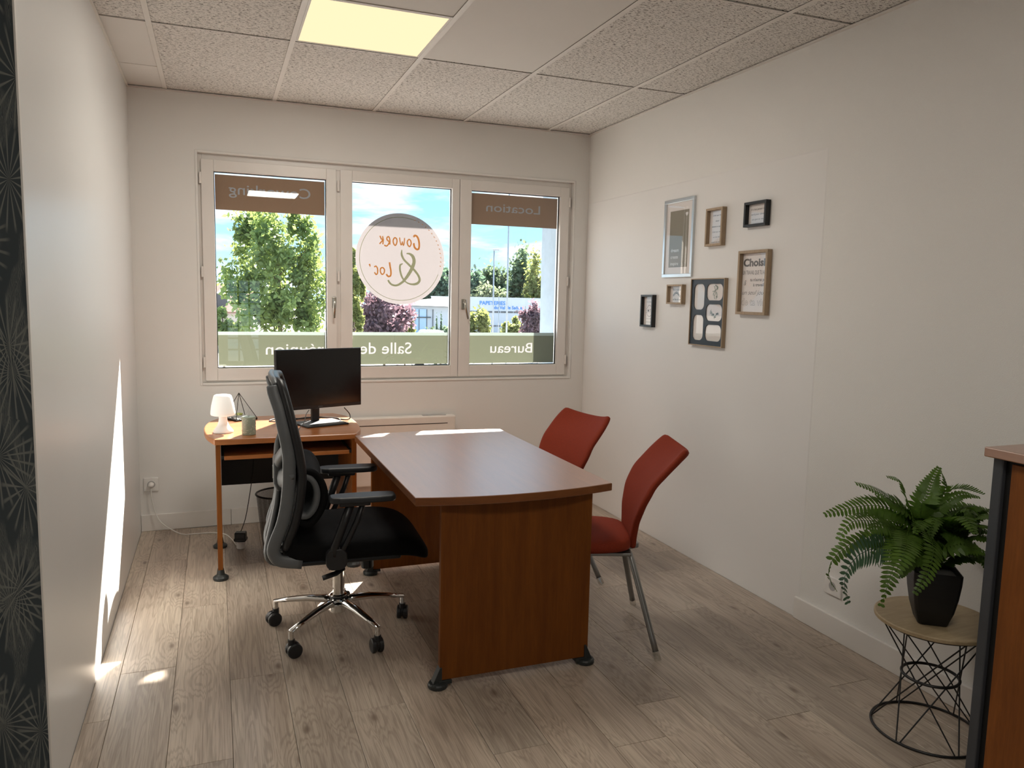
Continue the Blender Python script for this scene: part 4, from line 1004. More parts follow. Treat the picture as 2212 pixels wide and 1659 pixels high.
# silver frame
o, hy, hz = box_frame('tall silver metal frame with a grey print reading dream create inspire', -1.024, -1.325, 1.583, 2.025, .015, .019, 'frame_silver', px=-.004)
yc, zc_ = -1.1745, 1.804
MB().box(-.0046, -.004, -1.269 - yc, -1.080 - yc, 1.640 - zc_, 1.960 - zc_).build('print_field', 'paper_grey', o)
for s, z, wd in (('dream', 1.728, .080), ('create', 1.690, .075), ('inspire', 1.652, .080)):
    ptext(o, s, -1.100 - yc, z - zc_, .019, 'ink_white', -.0049, wd, .004)
hrt = []
for i in range(24):
    a = 2 * math.pi * i / 24; hrt.append((.00085 * 16 * math.sin(a) ** 3 * .9, .00085 * (13 * math.cos(a) - 5 * math.cos(2 * a) - 2 * math.cos(3 * a) - math.cos(4 * a))))
MB().prism(hrt, lambda y, z: Vector((-.0048, -1.248 - yc + y, 1.935 - zc_ + z)), lambda y, z: Vector((-.0056, -1.248 - yc + y, 1.935 - zc_ + z))).build('heart', 'ink_white', o)
MB().box(-.0052, -.0047, -1.2485 - yc, -1.2478 - yc, 1.66 - zc_, 1.925 - zc_).build('heart_thread', 'ink_white', o)
# oak frame with hand-written lines
o, hy, hz = box_frame('small upright oak box frame with six lines of handwriting', -1.459, -1.604, 1.740, 1.938, .03, .012, 'oak_frame')
for s, z, wd, mt_, bo in (('Celui qui veut', .058, .080, 'ink_black', .006), ('réussir', .029, .034, 'ink_black', .006), ('trouve un moyen', .000, .090, 'ink_black', .010), ('Celui qui veut', -.028, .080, 'ink_grey', 0), ('ne rien faire', -.055, .066, 'ink_grey', 0), ('trouve une excuse', -.081, .088, 'ink_grey', 0)):
    ptext(o, s, wd / 2 - .004, z, .0075, mt_, -.0064, wd, bo, .35)
# black frame, three lines
o, hy, hz = box_frame('small landscape black box frame hung highest at the right with three handwritten lines', -1.777, -1.942, 1.816, 1.937, .03, .013, 'frame_black')
for s, z, wd in (("Il n'est jamais trop", .020, .118), ('tard pour devenir', -.004, .112), ('ce que tu veux', -.028, .098)):
    ptext(o, s, wd / 2 - .006, z, .009, 'ink_grey', -.0064, wd, .002, .35)
# big oak frame
o, hy, hz = box_frame('large oak box frame with the poster that begins Choisis', -1.752, -1.973, 1.387, 1.702, .03, .014, 'oak_frame')
yc, zc_ = -1.8625, 1.5445; cl = -hy + .014
ptext(o, 'Choisis', -1.771 - yc, 1.626 - zc_, 0.036, 'ink_grey', -.0064, .190, .040, 0, cl)
ptext(o, 'UN TRAVAIL QUE TU AIMES', -1.768 - yc, 1.585 - zc_, .020, 'ink_grey', -.0064, .195, 0, 0, cl)
ptext(o, '&', -1.782 - yc, 1.532 - zc_, .026, 'ink_grey', -.0064, .018, -.01, .3, cl)
ptext(o, "tu n'auras pas", -1.828 - yc, 1.552 - zc_, .015, 'ink_grey', -.0064, .122, .014, 0, cl)
ptext(o, 'à travailler', -1.853 - yc, 1.527 - zc_, .015, 'ink_grey', -.0064, .106, .014, 0, cl)
ptext(o, 'un seul jour', -1.772 - yc, 1.486 - zc_, .022, 'ink_grey', -.0064, .180, -.006, .45, cl)
ptext(o, 'de ta vie', -1.769 - yc, 1.434 - zc_, .034, 'ink_grey', -.0064, .178, .014, 0, cl)
ptext(o, 'de ta vie', -1.770 - yc, 1.4345 - zc_, .033, 'paper_white', -.0067, .176, -.001, 0, cl, name='lettering_fill')
# small oak frame with a garland
o, hy, hz = box_frame('small squarish oak box frame with a leaf garland between two lines', -1.107, -1.265, 1.429, 1.541, .03, .010, 'oak_frame')
ptext(o, 'Fais ce que tu aimes', .046, .022, .012, 'ink_black', -.0064, .118, .002, .3, -hy + .010); ptext(o, 'et fais-le souvent', .040, -.034, .012, 'ink_black', -.0064, .110, .002, .3, -hy + .010)
gar = [(.042 - .104 * i / 22, .013 * math.sin(-.6 + 2 * math.pi * i / 22) - .003) for i in range(23)]
MB().tube([(-.0064, y, z) for y, z in gar], .0005, 5).build('garland_stem', 'ink_black', o)
for i in range(1, 22):
    y, z = gar[i]; dy, dz = gar[i + 1][0] - gar[i - 1][0], gar[i + 1][1] - gar[i - 1][1]; l = math.hypot(dy, dz); dy, dz = dy / l, dz / l
    for s in (-1, 1):
        ny, nz_ = -dz * s, dy * s; a = (y + ny * .001, z + nz_ * .001); t_ = (y + ny * .0065 + dy * .004, z + nz_ * .0065 + dz * .004); m1 = (y + ny * .0045 - dy * .0005, z + nz_ * .0045 - dz * .0005); m2 = (y + ny * .0028 + dy * .0035, z + nz_ * .0028 + dz * .0035)
        MB().add([(-.0065, p_[0], p_[1]) for p_ in (a, m1, t_, m2)], [(0, 1, 2, 3)]).build('garland_leaf', 'ink_black', o)
# small black frame with a wreath
o, hy, hz = box_frame('small upright black box frame with a wreath around initials, lowest at the left', -.818, -.957, 1.286, 1.481, .03, .012, 'frame_black')
ptext(o, 'M T', .014, -.006, .016, 'ink_black', -.0064, .034, .004)
for i in range(18):
    a = 2 * math.pi * i / 18; ca, sa = math.cos(a), math.sin(a); c = Vector((.030 * ca - .004, .034 * sa)); rr_ = .0105 if i % 2 else .0075
    d1 = Vector((ca * .55 - sa * .8, sa * .55 + ca * .8)).normalized(); n1_ = Vector((-d1.y, d1.x))
    pts = [c - d1 * rr_ * .55, c + n1_ * .0026, c + d1 * rr_ * .55, c - n1_ * .0026]
    MB().add([(-.0065, q.x, q.y) for q in pts], [(0, 1, 2, 3)]).build('wreath_leaf', 'ink_black', o)
for s, z, wd in (('la confiance', .052, .066), ('est la première', -.050, .058), ('clé de la réussite', -.070, .068)): ptext(o, s, wd / 2 - .004, z, .0055, 'ink_black', -.0064, wd, .008)
# five-window frame with navy mount
yf, yn, z0, z1, d = -1.344, -1.646, 1.208, 1.571, .025
o = thing('picture_frame', 'oak frame with a dark navy mount and five rounded openings', 'picture frame', (W - .0016, (yf + yn) / 2, (z0 + z1) / 2), group='framed prints on the right wall')
yc, zc_ = (yf + yn) / 2, (z0 + z1) / 2; hy, hz = (yf - yn) / 2, (z1 - z0) / 2; d -= .0016
for a, b_, c, e in ((-hy, hy, hz - .005, hz), (-hy, hy, -hz, -hz + .005), (hy - .005, hy, -hz + .005, hz - .005), (-hy, -hy + .005, -hz + .005, hz - .005)):
    MB().box(-d, 0, a, b_, c, e).build('frame_side', 'oak_frame', o)
holes = [(-1.468, -1.372, 1.403, 1.542), (-1.468, -1.372, 1.237, 1.375), (-1.628, -1.487, 1.454, 1.542), (-1.628, -1.487, 1.345, 1.434), (-1.628, -1.487, 1.238, 1.325)]
lps = [[(-hy + .005, -hz + .005), (hy - .005, -hz + .005), (hy - .005, hz - .005), (-hy + .005, hz - .005)]] + [list(reversed(rrect(a - yc, b_ - yc, c - zc_, e - zc_, .030))) for a, b_, c, e in holes]
fv, ff = fill2d(lps)
MB().add([(-.0165, y, z) for y, z in fv], ff).build('mount', 'frame_navy', o, solid=.002)
MB().box(-.012, 0, -hy + .006, hy - .006, -hz + .006, hz - .006).build('print', 'paper_white', o)
for a, b_, c, e in holes:
    q = rrect(a - yc, b_ - yc, c - zc_, e - zc_, .030); MB().add([(-.0140, y, z) for y, z in q], [tuple(reversed(range(len(q))))]).build('glass', 'picture_glass', o)
lr = random.Random(11)
for hi, n_l in ((2, 26), (3, 22)):
    a, b_, c, e = holes[hi]; cy, cz = (a + b_) / 2 - yc, (c + e) / 2 - zc_
    for i in range(n_l):
        t = i / n_l
        if hi == 2: y, z = cy + lr.uniform(-.018, .018), cz + .036 - .07 * t
        else: y, z = cy + .036 - .072 * t, cz + .012 * math.cos(6 * t) - .008 + lr.uniform(-.008, .008)
        ang = lr.uniform(0, 6.28); l = lr.uniform(.008, .012)
        pts = [(y + l * math.cos(ang), z + l * math.sin(ang)), (y - .004 * math.sin(ang), z + .004 * math.cos(ang)), (y - l * math.cos(ang), z - l * math.sin(ang)), (y + .003 * math.sin(ang), z - .003 * math.cos(ang))]
        MB().add([(-.0124, p_[0], p_[1]) for p_ in pts], [(0, 1, 2, 3)]).build('printed_leaf', 'ink_sage', o)

# ================================================================== PLANT CORNER
ps = thing('plant_stand', 'round wooden side table on a black wire cage base holding the fern', 'side table', (2.695, -3.178, 0))
MB().lathe([(.183, .386), (.188, .389), (.188, .399), (.184, .402), (.001, .402)], seg=56).build('table_top', 'ply_top', ps, bevel=.001)
for r_, z, t_ in ((.168, .381, .0035), (.088, .196, .0052), (.172, .0045, .0045)):
    MB().tube([(r_ * math.cos(2 * math.pi * i / 56), r_ * math.sin(2 * math.pi * i / 56), z) for i in range(56)], t_, 8, closed=True).build('ring', 'wire_black', ps, smooth=True)
for i in range(6):
    for s in (-1, 1):
        a = R(60 * i + 12); e = a + s * R(118)
        MB().cyl((.168 * math.cos(a), .168 * math.sin(a), .381), (.171 * math.cos(e), .171 * math.sin(e), .006), .0024, 8).build('wire', 'wire_black', ps)
POT = Vector((2.650, -3.195, .4025))
pf = thing('potted_fern', 'bushy green fern in a tapered matt black square pot', 'potted plant', POT)
rings = []
for z, h_ in ((0, .042), (.004, .045), (.05, .058), (.10, .066), (.15, .071), (.182, .072), (.184, .068), (.165, .064)):
    rings.append([Vector((x * math.cos(R(52)) - y * math.sin(R(52)), x * math.sin(R(52)) + y * math.cos(R(52)), z)) for x, y in rrect(-h_, h_, -h_, h_, .010, 2)])
pm = MB(); pm.loft(rings); recalc(pm.build('pot', 'pot_black', pf, bevel=.0015))
MB().lathe([(.058, .145), (.060, .158), (.001, .166)], seg=16).build('soil', 'soil', pf)
def frond(pts, L=.062, n=32, mat='fern_leaf', wid=.0150, roll=0.0, droop=.35, seed=0):
    r_ = random.Random(seed); C_ = spline(pts, 10); C_ = [q - POT for q in C_]
    # resample by arc length
    cum = [0]
    for a, b_ in zip(C_[:-1], C_[1:]): cum.append(cum[-1] + (b_ - a).length)
    T = cum[-1]
    def at_s(s):
        s = min(max(s, 0), T)
        for i in range(len(cum) - 1):
            if cum[i + 1] >= s:
                k = (s - cum[i]) / max(cum[i + 1] - cum[i], 1e-9); return C_[i].lerp(C_[i + 1], k), (C_[i + 1] - C_[i]).normalized()
        return C_[-1], (C_[-1] - C_[-2]).normalized()
    mb = MB(); mb.tube([at_s(T * i / 14)[0] for i in range(15)], [.0022 - .0016 * i / 14 for i in range(15)], 5)
    side0 = None
    for i in range(n):
        t = .20 + .79 * i / (n - 1); p_, d = at_s(T * t)
        upv = Vector((0, 0, 1)) if abs(d.z) < .93 else Vector((0, 1, 0)); sd_ = d.cross(upv).normalized()
        if side0 is not None and sd_.dot(side0) < 0: sd_ = -sd_
        side0 = sd_; nm = sd_.cross(d).normalized()
        if roll:
            ra_, rb_ = Matrix.Rotation(roll, 3, d), Matrix.Rotation(-roll, 3, d); rm_ = ra_ if (ra_ @ nm).y < (rb_ @ nm).y else rb_
            sd_ = rm_ @ sd_; nm = rm_ @ nm
        ln = L * (math.sin(math.pi * min(1, (t - .10) * .62 + .22)) ** .9) * (1 - .78 * max(0, (t - .45) / .55) ** 1.3) * r_.uniform(.9, 1.08)
        for s in (-1, 1):
            dr = droop * r_.uniform(.6, 1.3)
            tip = p_ + sd_ * (s * ln) + d * ln * .38 - nm * (ln * dr)
            ax_ = (tip - p_).normalized(); wv_ = (d - ax_ * d.dot(ax_)).normalized() * wid * (.55 + .45 * ln / L)
            b0 = p_; m1 = p_.lerp(tip, .35) + nm * ln * .06; m2 = p_.lerp(tip, .72) + nm * ln * .04
            mb.add([b0 - wv_ * .25, b0 + wv_ * .25, m1 + wv_ * .50, m1 - wv_ * .50, m2 + wv_ * .42, m2 - wv_ * .42, tip], [(0, 1, 2, 3), (3, 2, 4, 5), (5, 4, 6)])
    return mb.build('frond', mat, pf)
def at(u, v, Y):
    d = rt2 * ((u - 1106) / 1651.28) - up2 * ((v - 829.5) / 1651.28) + fw; k = (Y - CAM.y) / d.y; return CAM + d * k
def fpx(pts, ys): return [at(1780 + x / 5.026, 990 + y / 5.026, Y) for (x, y), Y in zip(pts, ys)]
root = POT + Vector((0, 0, .17))
FR = [([(900, 660), (620, 520), (330, 530), (5, 612)], (-3.20, -3.18, -3.17, -3.16), {}),
      ([(880, 740), (600, 690), (300, 690), (155, 885)], (-3.20, -3.22, -3.24, -3.25), {}),
      ([(830, 930), (420, 880), (120, 1060), (50, 1270), (140, 1440)], (-3.20, -3.16, -3.13, -3.12, -3.11), dict(L=.040)),
      ([(830, 950), (520, 985), (330, 1090), (215, 1330), (260, 1580)], (-3.20, -3.25, -3.27, -3.28, -3.28), dict(mat='fern_blue', droop=.05, roll=1.35)),
      ([(900, 830), (820, 1000), (740, 1220), (618, 1610)], (-3.22, -3.30, -3.33, -3.34), dict(droop=.05, roll=.2)),
      ([(930, 800), (900, 960), (820, 1160), (665, 1390)], (-3.22, -3.33, -3.37, -3.38), dict(droop=.05, roll=-.2)),
      ([(1050, 780), (1180, 920), (1150, 1200), (985, 1475)], (-3.22, -3.34, -3.39, -3.40), dict(droop=.05, L=.056)),
      ([(930, 620), (740, 470), (560, 350), (345, 272)], (-3.20, -3.18, -3.17, -3.16), dict(droop=.1, roll=.5)),
      ([(960, 600), (880, 400), (830, 250), (680, 198)], (-3.20, -3.20, -3.21, -3.22), dict(L=.036)),
      ([(1050, 620), (1120, 400), (1190, 210), (1250, 100)], (-3.20, -3.20, -3.19, -3.18), dict(droop=.05, roll=.4)),
      ([(1100, 620), (1290, 420), (1310, 230), (1230, 80)], (-3.20, -3.20, -3.21, -3.22), dict(L=.030)),
      ([(1100, 640), (1260, 400), (1500, 318), (1740, 390)], (-3.19, -3.18, -3.17, -3.17), dict(L=.040)),
      ([(1100, 680), (1320, 480), (1500, 392), (1690, 425)], (-3.20, -3.22, -3.24, -3.25), dict(L=.040)),
      ([(1100, 720), (1380, 580), (1620, 555), (1840, 575)], (-3.20, -3.20, -3.20, -3.20), {}),
      ([(1100, 800), (1400, 720), (1640, 740), (1830, 830)], (-3.20, -3.25, -3.28, -3.30), dict(L=.056)),
      ([(1100, 850), (1420, 900), (1660, 990), (1775, 1230)], (-3.20, -3.27, -3.30, -3.32), dict(L=.056)),
      ([(1080, 880), (1300, 960), (1520, 940), (1800, 1050)], (-3.20, -3.30, -3.34, -3.37), dict(L=.058)),
      ([(880, 800), (680, 740), (540, 760), (450, 830)], (-3.21, -3.24, -3.26, -3.27), {}),
      ([(850, 900), (640, 960), (560, 1030), (600, 1185)], (-3.18, -3.13, -3.11, -3.10), dict(L=.034))]
for i, (pts, ys, kw) in enumerate(FR): frond([root] + fpx(pts, ys), seed=i, **{**dict(roll=.7, droop=.2), **kw})
fr2 = random.Random(21)
for i in range(32):
    a = fr2.uniform(0, 2 * math.pi); reach = fr2.uniform(.10, .24); hgt = fr2.uniform(.07, .24)
    if math.cos(a) * reach > .19: a += math.pi
    d = Vector((math.cos(a), math.sin(a), 0)); drop = fr2.uniform(-.02, .10)
    frond([root, root + d * reach * .30 + Vector((0, 0, hgt * .75)), root + d * reach * .70 + Vector((0, 0, hgt)), root + d * reach * 1.05 + Vector((0, 0, hgt - drop))], L=fr2.uniform(.052, .066), n=28, seed=100 + i, droop=.25)

# ---- low cabinet in the right foreground
cb_ = thing('cabinet', 'low cherry wood cabinet with dark grey edges in the right foreground', 'cabinet', (2.72, -3.90, 0))
X0, X1, Y0, Y1, ZT = 2.515 - 2.72, 2.910 - 2.72, -4.34 + 3.90, -3.462 + 3.90, 1.022
MB().box(X0 + .018, X1, Y0, Y1, .03, ZT).build('body', 'matte_black', cb_)
MB().box(X0 + .02, X1 - .02, Y0 + .02, Y1 - .02, 0, .03).build('plinth', 'black_plastic', cb_)
MB().box(X0 - .022, X1 + .008, Y0 - .012, Y1 + .014, ZT, ZT + .028).build('cabinet_top', 'cherry_top', cb_, bevel=.003)
for a in (Y1 - .030, Y0): MB().box(X0, X0 + .018, a, a + .030, .03, ZT).build('edge_profile', 'cabinet_grey', cb_, bevel=.004, seg=3)
ym = (Y0 + Y1) / 2
for a, c, hy_ in ((Y0 + .052, ym - .0015, ym - .05), (ym + .0015, Y1 - .052, ym + .05)):
    dr_ = MB().box(X0 + .006, X0 + .018, a, c, .045, ZT - .012).build('door', 'cabinet_wood', cb_, bevel=.0015)
    MB().tube([(X0 + .006, hy_, .50), (X0 - .022, hy_, .50), (X0 - .022, hy_, .62), (X0 + .006, hy_, .62)], .005, 10).build('handle', 'cabinet_grey', dr_, smooth=False)

# ================================================================== OUTSIDE
GZ = -3.3
struct(MB().box(-150, 250, .5, 320, GZ - .5, GZ).build('ground', 'asphalt'), 'car park and road outside')
def foliage(name, parent, c, rad, n, leaf, mat, seed, clumps=40, fill=.55, squash=1.0):
    r_ = random.Random(seed); mb_v, mb_f = [], []
    cl = []
    for i in range(clumps):
        while True:
            q = Vector((r_.uniform(-1, 1), r_.uniform(-1, 1), r_.uniform(-1, 1)))
            if .25 < q.length < 1: break
        cl.append((Vector((q.x * rad[0], q.y * rad[1], q.z * rad[2])) * .92, r_.uniform(.16, .34)))
    for i in range(n):
        cc, cr = cl[r_.randrange(clumps)]
        g = Vector((r_.gauss(0, 1), r_.gauss(0, 1), r_.gauss(0, 1))) * .5
        p_ = Vector(c) + cc + Vector((g.x * rad[0] * cr, g.y * rad[1] * cr, g.z * rad[2] * cr)) * 1.6 * fill
        a = Vector((r_.uniform(-1, 1), r_.uniform(-1, 1), r_.uniform(-1, 1))).normalized(); b__ = a.orthogonal().normalized(); b__ = Matrix.Rotation(r_.uniform(0, 6.28), 3, a) @ b__
        s = leaf * r_.uniform(.6, 1.3); o_ = len(mb_v)
        mb_v += [tuple(p_ - a * s), tuple(p_ + b__ * s * .55), tuple(p_ + a * s), tuple(p_ - b__ * s * .55)]; mb_f.append((o_, o_ + 1, o_ + 2, o_ + 3))
    mb = MB(); mb.v = mb_v; mb.f = mb_f; o_ = mb.build(name, mat, parent); o_['kind'] = 'stuff'; return o_, cl
def tree(label, name, px, Y, mat, n, leaf, seed, clumps=40, trunk=True, bark='bark', group=None, zbot=None, fill=.55):
    """px = (left, right, top, bottom) extent of the crown in the photograph at distance Y"""
    l, r__, t, b__ = px; A = at(l, (t + b__) / 2, Y); B = at(r__, (t + b__) / 2, Y); Tp = at((l + r__) / 2, t, Y); Bt = at((l + r__) / 2, b__, Y)
    c = Vector(((A.x + B.x) / 2, Y, (Tp.z + Bt.z) / 2)); rx = (B.x - A.x) / 2; rz_ = (Tp.z - Bt.z) / 2
    o_ = thing(name, label, 'tree' if trunk else 'shrub', (c.x, c.y, GZ), group=group)
    loc = Vector((0, 0, c.z - GZ)); f_, cl = foliage('foliage', o_, loc, (rx, rx, rz_), n, leaf, mat, seed, clumps, fill)
    th = max(.05, rx * .055)
    tr_ = MB(); tr_.tube([(0, 0, 0), (th * .5, 0, loc.z * .45), (0, 0, loc.z), (0, 0, loc.z + rz_ * .7)], [th, th * .8, th * .55, th * .15], 8); tk = tr_.build('trunk', bark, o_, smooth=True)
    for cc, cr in cl[:10]:
        s0 = Vector((0, 0, max(loc.z * .5, loc.z + cc.z - rz_ * .45))); MB().tube([s0, s0.lerp(loc + cc, .6) + Vector((0, 0, -.05 * rz_)), loc + cc], [th * .35, th * .2, th * .07], 6).build('branch', bark, tk, smooth=True)
    return o_
tree('tall leafy green tree filling the left casement', 'tree', (478, 720, 425, 770), 24.0, 'leaf_bright', 13000, .105, 1, clumps=85, fill=.46)
tree('light green shrub at the bottom left of the left casement', 'shrub', (440, 522, 668, 745), 20.0, 'leaf_bright', 2200, .085, 2, clumps=16, trunk=False)
tree('yellow-green small tree at the left edge of the middle casement', 'tree', (738, 786, 540, 740), 27.0, 'leaf_yellow', 3200, .11, 3, clumps=24)
tree('purple-leaved tree below the round sticker', 'tree', (766, 890, 625, 760), 33.0, 'leaf_purple', 6500, .13, 4, clumps=36, fill=.9)
tree('yellowing shrub beside the no-entry sign', 'shrub', (856, 892, 676, 735), 36.0, 'leaf_yellow', 1400, .12, 5, clumps=12, trunk=False)
tree('small yellow-green tree in front of the white building, left', 'tree', (1010, 1058, 666, 745), 52.0, 'leaf_yellow', 2200, .19, 6, clumps=16, fill=.9)
tree('small yellow-green tree in front of the white building, beside the tall mast', 'tree', (1086, 1130, 690, 745), 56.0, 'leaf_yellow', 1800, .20, 7, clumps=14, fill=.9)
tree('purple-leaved tree at the right end of the white building', 'tree', (1128, 1182, 655, 745), 48.0, 'leaf_purple', 2400, .18, 8, clumps=18, fill=.9)
G_ = 'trees beyond the white building'
tree('dark green tree rising behind the gabled building', 'tree', (900, 985, 575, 690), 112.0, 'leaf_dark', 5000, .42, 9, clumps=30, group=G_, fill=1.0)
tree('dark green tree directly behind the lamp post', 'tree', (985, 1050, 580, 700), 105.0, 'leaf_dark', 4200, .40, 10, clumps=26, group=G_, fill=1.0)
tree('mid green tree between the lamp post and the tall mast', 'tree', (1036, 1112, 588, 700), 112.0, 'leaf_mid', 4500, .42, 11, clumps=26, group=G_, fill=1.0)
tree('tall mid green tree right of the tall mast', 'tree', (1098, 1160, 552, 700), 104.0, 'leaf_mid', 5000, .38, 12, clumps=28, group=G_, fill=.95)
tree('bright green tree beside the white facade fin', 'tree', (1136, 1190, 560, 700), 96.0, 'leaf_yellow', 4200, .34, 13, clumps=24, group=G_, fill=.95)
tree('pale silvery tree just above the white building roof', 'tree', (1030, 1098, 617, 690), 99.0, 'leaf_pale', 3500, .34, 14, clumps=22, group=G_, fill=.95)

# long white building with blue lettering
YBD = 80.0
L_, Rr_ = at(1000, 643, YBD), at(1210, 647, YBD); zt = L_.z
bd = thing('warehouse', 'long white flat-roofed building with blue lettering on its front', 'building', (L_.x, YBD, GZ))
ln_ = Rr_.x - L_.x; hgt = zt - GZ
MB().box(0, ln_, 0, 14, 0, hgt).build('wall', 'building_white', bd)
MB().box(-.05, ln_ + .05, -.06, 14.05, hgt, hgt + .12).build('parapet', 'building_white', bd)
def onb(u, v): q = at(u, v, YBD); return q.x - L_.x, q.z - GZ
def btext(s, u0, u1, v0, v1):
    x0_, zb = onb(u0, v1); x1_, zt_ = onb(u1, v0); v_, f_ = text2d(s, zt_ - zb, .025, x1_ - x0_); MB().add([(x0_ + a, -.03, zb + c) for a, c in v_], f_).build('lettering', 'building_blue', bd)
btext('PAPETERIES', 1036, 1091.5, 651, 658); btext('du Val de Saône', 1067, 1128, 661.5, 667.5)
for i in range(9):
    a, z_t = onb(1013 + i * 13.8, 671.2 + i * .2); c, z_b = onb(1013 + i * 13.8 + 12.2, 675.2 + i * .2)
    MB().box(a, c, -.04, .05, z_b, z_t).build('window', 'building_window', bd)
for i in range(4):
    a, z_t = onb(1058 + i * 8, 702.5); c, z_b = onb(1058 + i * 8 + 6.5, 705.5); MB().box(a, c, -.04, .05, z_b, z_t).build('window', 'building_window', bd)
# gabled building
YG = 60.0
A = at(876, 660, YG); B = at(1000, 662.5, YG); ez = A.z - GZ
gb = thing('gabled_building', 'pale blue-white building with a low grey roof behind the middle casement', 'building', (A.x, YG, GZ)); gl_ = B.x - A.x
MB().box(0, gl_, 0, 9, 0, ez).build('wall', 'building_white', gb)
rp_ = at(957, 644, YG + 4); rx_, rz_ = rp_.x - A.x, rp_.z - GZ
MB().add([(.4, -.5, ez - .02), (gl_ + .5, -.5, ez - .10), (gl_ + .5, 4.5, rz_), (rx_, 4.5, rz_), (.4, 9.5, ez), (gl_ + .5, 9.5, ez)], [(0, 1, 2, 3), (3, 2, 5, 4), (0, 3, 4)]).build('roof', 'roof_grey', gb, solid=.12)
def ong(u): return at(u, 680, YG).x - A.x
MB().box(ong(898), ong(921), -.05, .02, 0, ez - .25).build('wall_panel', 'building_panel', gb)
for u in (905, 921.5, 935): MB().box(ong(u) - .03, ong(u) + .03, -.07, .02, 0, ez - .3).build('panel_joint', 'building_window', gb)
MB().box(ong(898), ong(930), -.16, .02, at(0, 677, YG).z - GZ, at(0, 677, YG).z - GZ + .09).build('canopy_rail', 'building_window', gb)
MB().box(ong(877.5), ong(886), -.05, .05, 1.0, at(880, 684, YG).z - GZ).build('window', 'building_window', gb)
A2 = at(850, 666, 58.0); B2 = at(876.5, 666, 58.0)
an = thing('annex', 'blue-grey flat annex between the purple tree and the gabled building', 'building', (A2.x, 58.0, GZ))
MB().box(0, B2.x - A2.x, 0, 1.8, 0, A2.z - GZ).build('wall', 'building_panel', an); MB().box(-.1, B2.x - A2.x + .05, -.1, 1.8, A2.z - GZ, A2.z - GZ + .12).build('roof', 'roof_grey', an)
# house with a brown tiled roof on the far left
YH = 62.0
A = at(430, 612, YH); B = at(545, 612, YH); ez = at(470, 672, YH).z - GZ
hs = thing('house', 'house with a brown tiled roof behind the tree on the left', 'building', (A.x, YH, GZ)); hl = B.x - A.x
MB().box(0, hl, 0, 7, 0, ez).build('wall', 'house_wall', hs)
MB().add([(-.3, -.4, ez - .1), (hl + .3, -.4, ez - .1), (hl + .3, 3.5, A.z - GZ), (-.3, 3.5, A.z - GZ), (-.3, 7.4, ez - .1), (hl + .3, 7.4, ez - .1)], [(0, 1, 2, 3), (3, 2, 5, 4)]).build('roof', 'roof_brown', hs, solid=.15)
va, vb_ = at(474, 650, YH - .2) - Vector((A.x, YH, GZ)), at(492, 620, YH + 2.4) - Vector((A.x, YH, GZ))
MB().tube([va, vb_], [.7, .3], 6).build('roof_valley', 'roof_valley', hs)
# hedge, cypresses, posts, sign, car
hA, hB = at(880, 706, 47.0), at(1012, 706, 47.0)
hd_ = thing('hedge', 'clipped green hedge in front of the gabled building', 'hedge', ((hA.x + hB.x) / 2, 47.0, GZ))
foliage('foliage', hd_, (0, 0, (hA.z - GZ) / 2), ((hB.x - hA.x) / 2, .6, (hA.z - GZ) / 2), 4200, .12, 'leaf_mid', 31, 120, .5)
for u, lab in ((943, 'left of two slim cypress trees by the hedge'), (952.5, 'right of two slim cypress trees by the hedge')):
    b0 = at(u, 716, 46.0); t0 = at(u, 685, 46.0); cy_ = thing('cypress', lab, 'tree', (b0.x, 46.0, GZ), group='two cypresses'); hh_ = t0.z - GZ
    cyo, _ = foliage('foliage', cy_, (0, 0, hh_ * .54), (.06, .06, hh_ * .46), 700, .09, 'leaf_dark', int(u), 40, 1.0)
    MB().tube([(0, 0, 0), (0, 0, hh_ * .8)], [.06, .02], 6).build('trunk', 'bark', cy_)
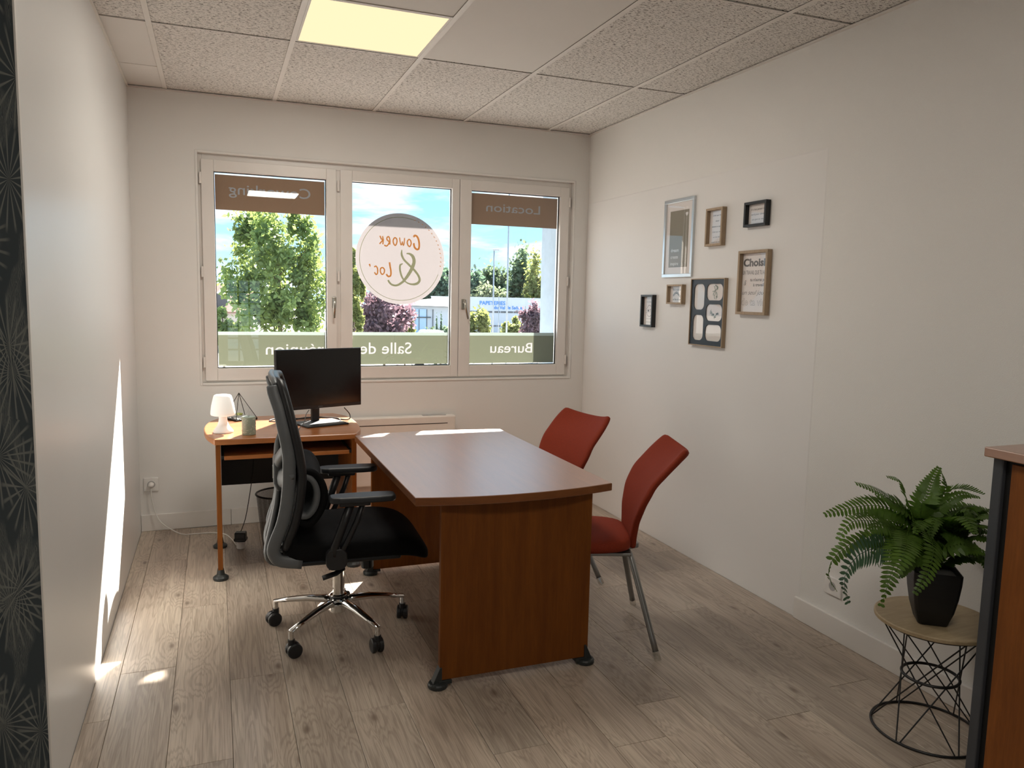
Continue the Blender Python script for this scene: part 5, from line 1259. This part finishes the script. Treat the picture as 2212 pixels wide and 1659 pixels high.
def post(name, label, u, vtop, Y, r_, head=False):
    t0 = at(u, vtop, Y); o_ = thing(name, label, 'post', (t0.x, Y, GZ)); h_ = t0.z - GZ
    MB().tube([(0, 0, 0), (0, 0, h_)], [r_, r_ * .72], 10).build('pole', 'post_grey', o_, smooth=True)
    MB().lathe([(r_ * 2, 0), (r_ * 2, .05), (r_, .08)], seg=12).build('base_plate', 'post_grey', o_)
    if head: MB().box(-.08, .34, -.10, .10, h_ - .02, h_ + .10).build('lamp_head', 'post_grey', o_, bevel=.03)
post('street_lamp', 'grey street lamp with a small head seen through the right casement', 1067.5, 541, 45.0, .062, True)
post('mast', 'tall pale mast in front of the white building', 1101, 380, 24.0, .040)
post('thin_post', 'thin short post between street lamp and mast', 1078, 640, 60.0, .045)
sg = at(890.5, 708.5, 38.0); sn_ = thing('no_entry_sign', 'round red no-entry sign with a white bar on a post', 'road sign', (sg.x, 38.0, GZ)); h_ = sg.z - GZ
MB().cyl((0, .03, 0), (0, .03, h_ + .1), .03, 8).build('pole', 'post_grey', sn_); MB().cyl((0, -.01, h_), (0, .01, h_), .118, 24).build('disc', 'sign_red', sn_); MB().box(-.08, .08, -.014, -.01, h_ - .018, h_ + .018).build('white_bar', 'sign_white', sn_)
ca_, cb2 = at(917, 713, 43.0), at(956, 713, 43.0)
car = thing('parked_car', 'white parked car in front of the hedge, only its roof showing', 'car', ((ca_.x + cb2.x) / 2, 43.0, GZ)); top_ = ca_.z - GZ
prof_ = [(-1.75, .30), (1.75, .30), (1.78, .70), (1.60, .92), (.95, 1.0), (.45, top_ if top_ < 1.6 else 1.5), (-.75, top_ if top_ < 1.6 else 1.5), (-1.25, 1.02), (-1.75, .95), (-1.80, .6)]
kz = top_ / 1.5 if top_ > 1.6 else 1.0
MB().prism([(x, z * kz) for x, z in prof_], lambda x, z: Vector((x, -.8, z)), lambda x, z: Vector((x, .8, z))).build('body', 'car_white', car, bevel=.08, seg=3)
MB().prism([(x, z * kz) for x, z in [(.80, 1.02), (.40, 1.38), (-.70, 1.38), (-1.05, 1.04)]], lambda x, z: Vector((x, -.815, z)), lambda x, z: Vector((x, -.79, z))).build('side_window', 'car_glass', car)
for x in (-1.1, 1.15): MB().cyl((x, -.82, .31), (x, -.62, .31), .31, 18).build('wheel', 'tyre', car)
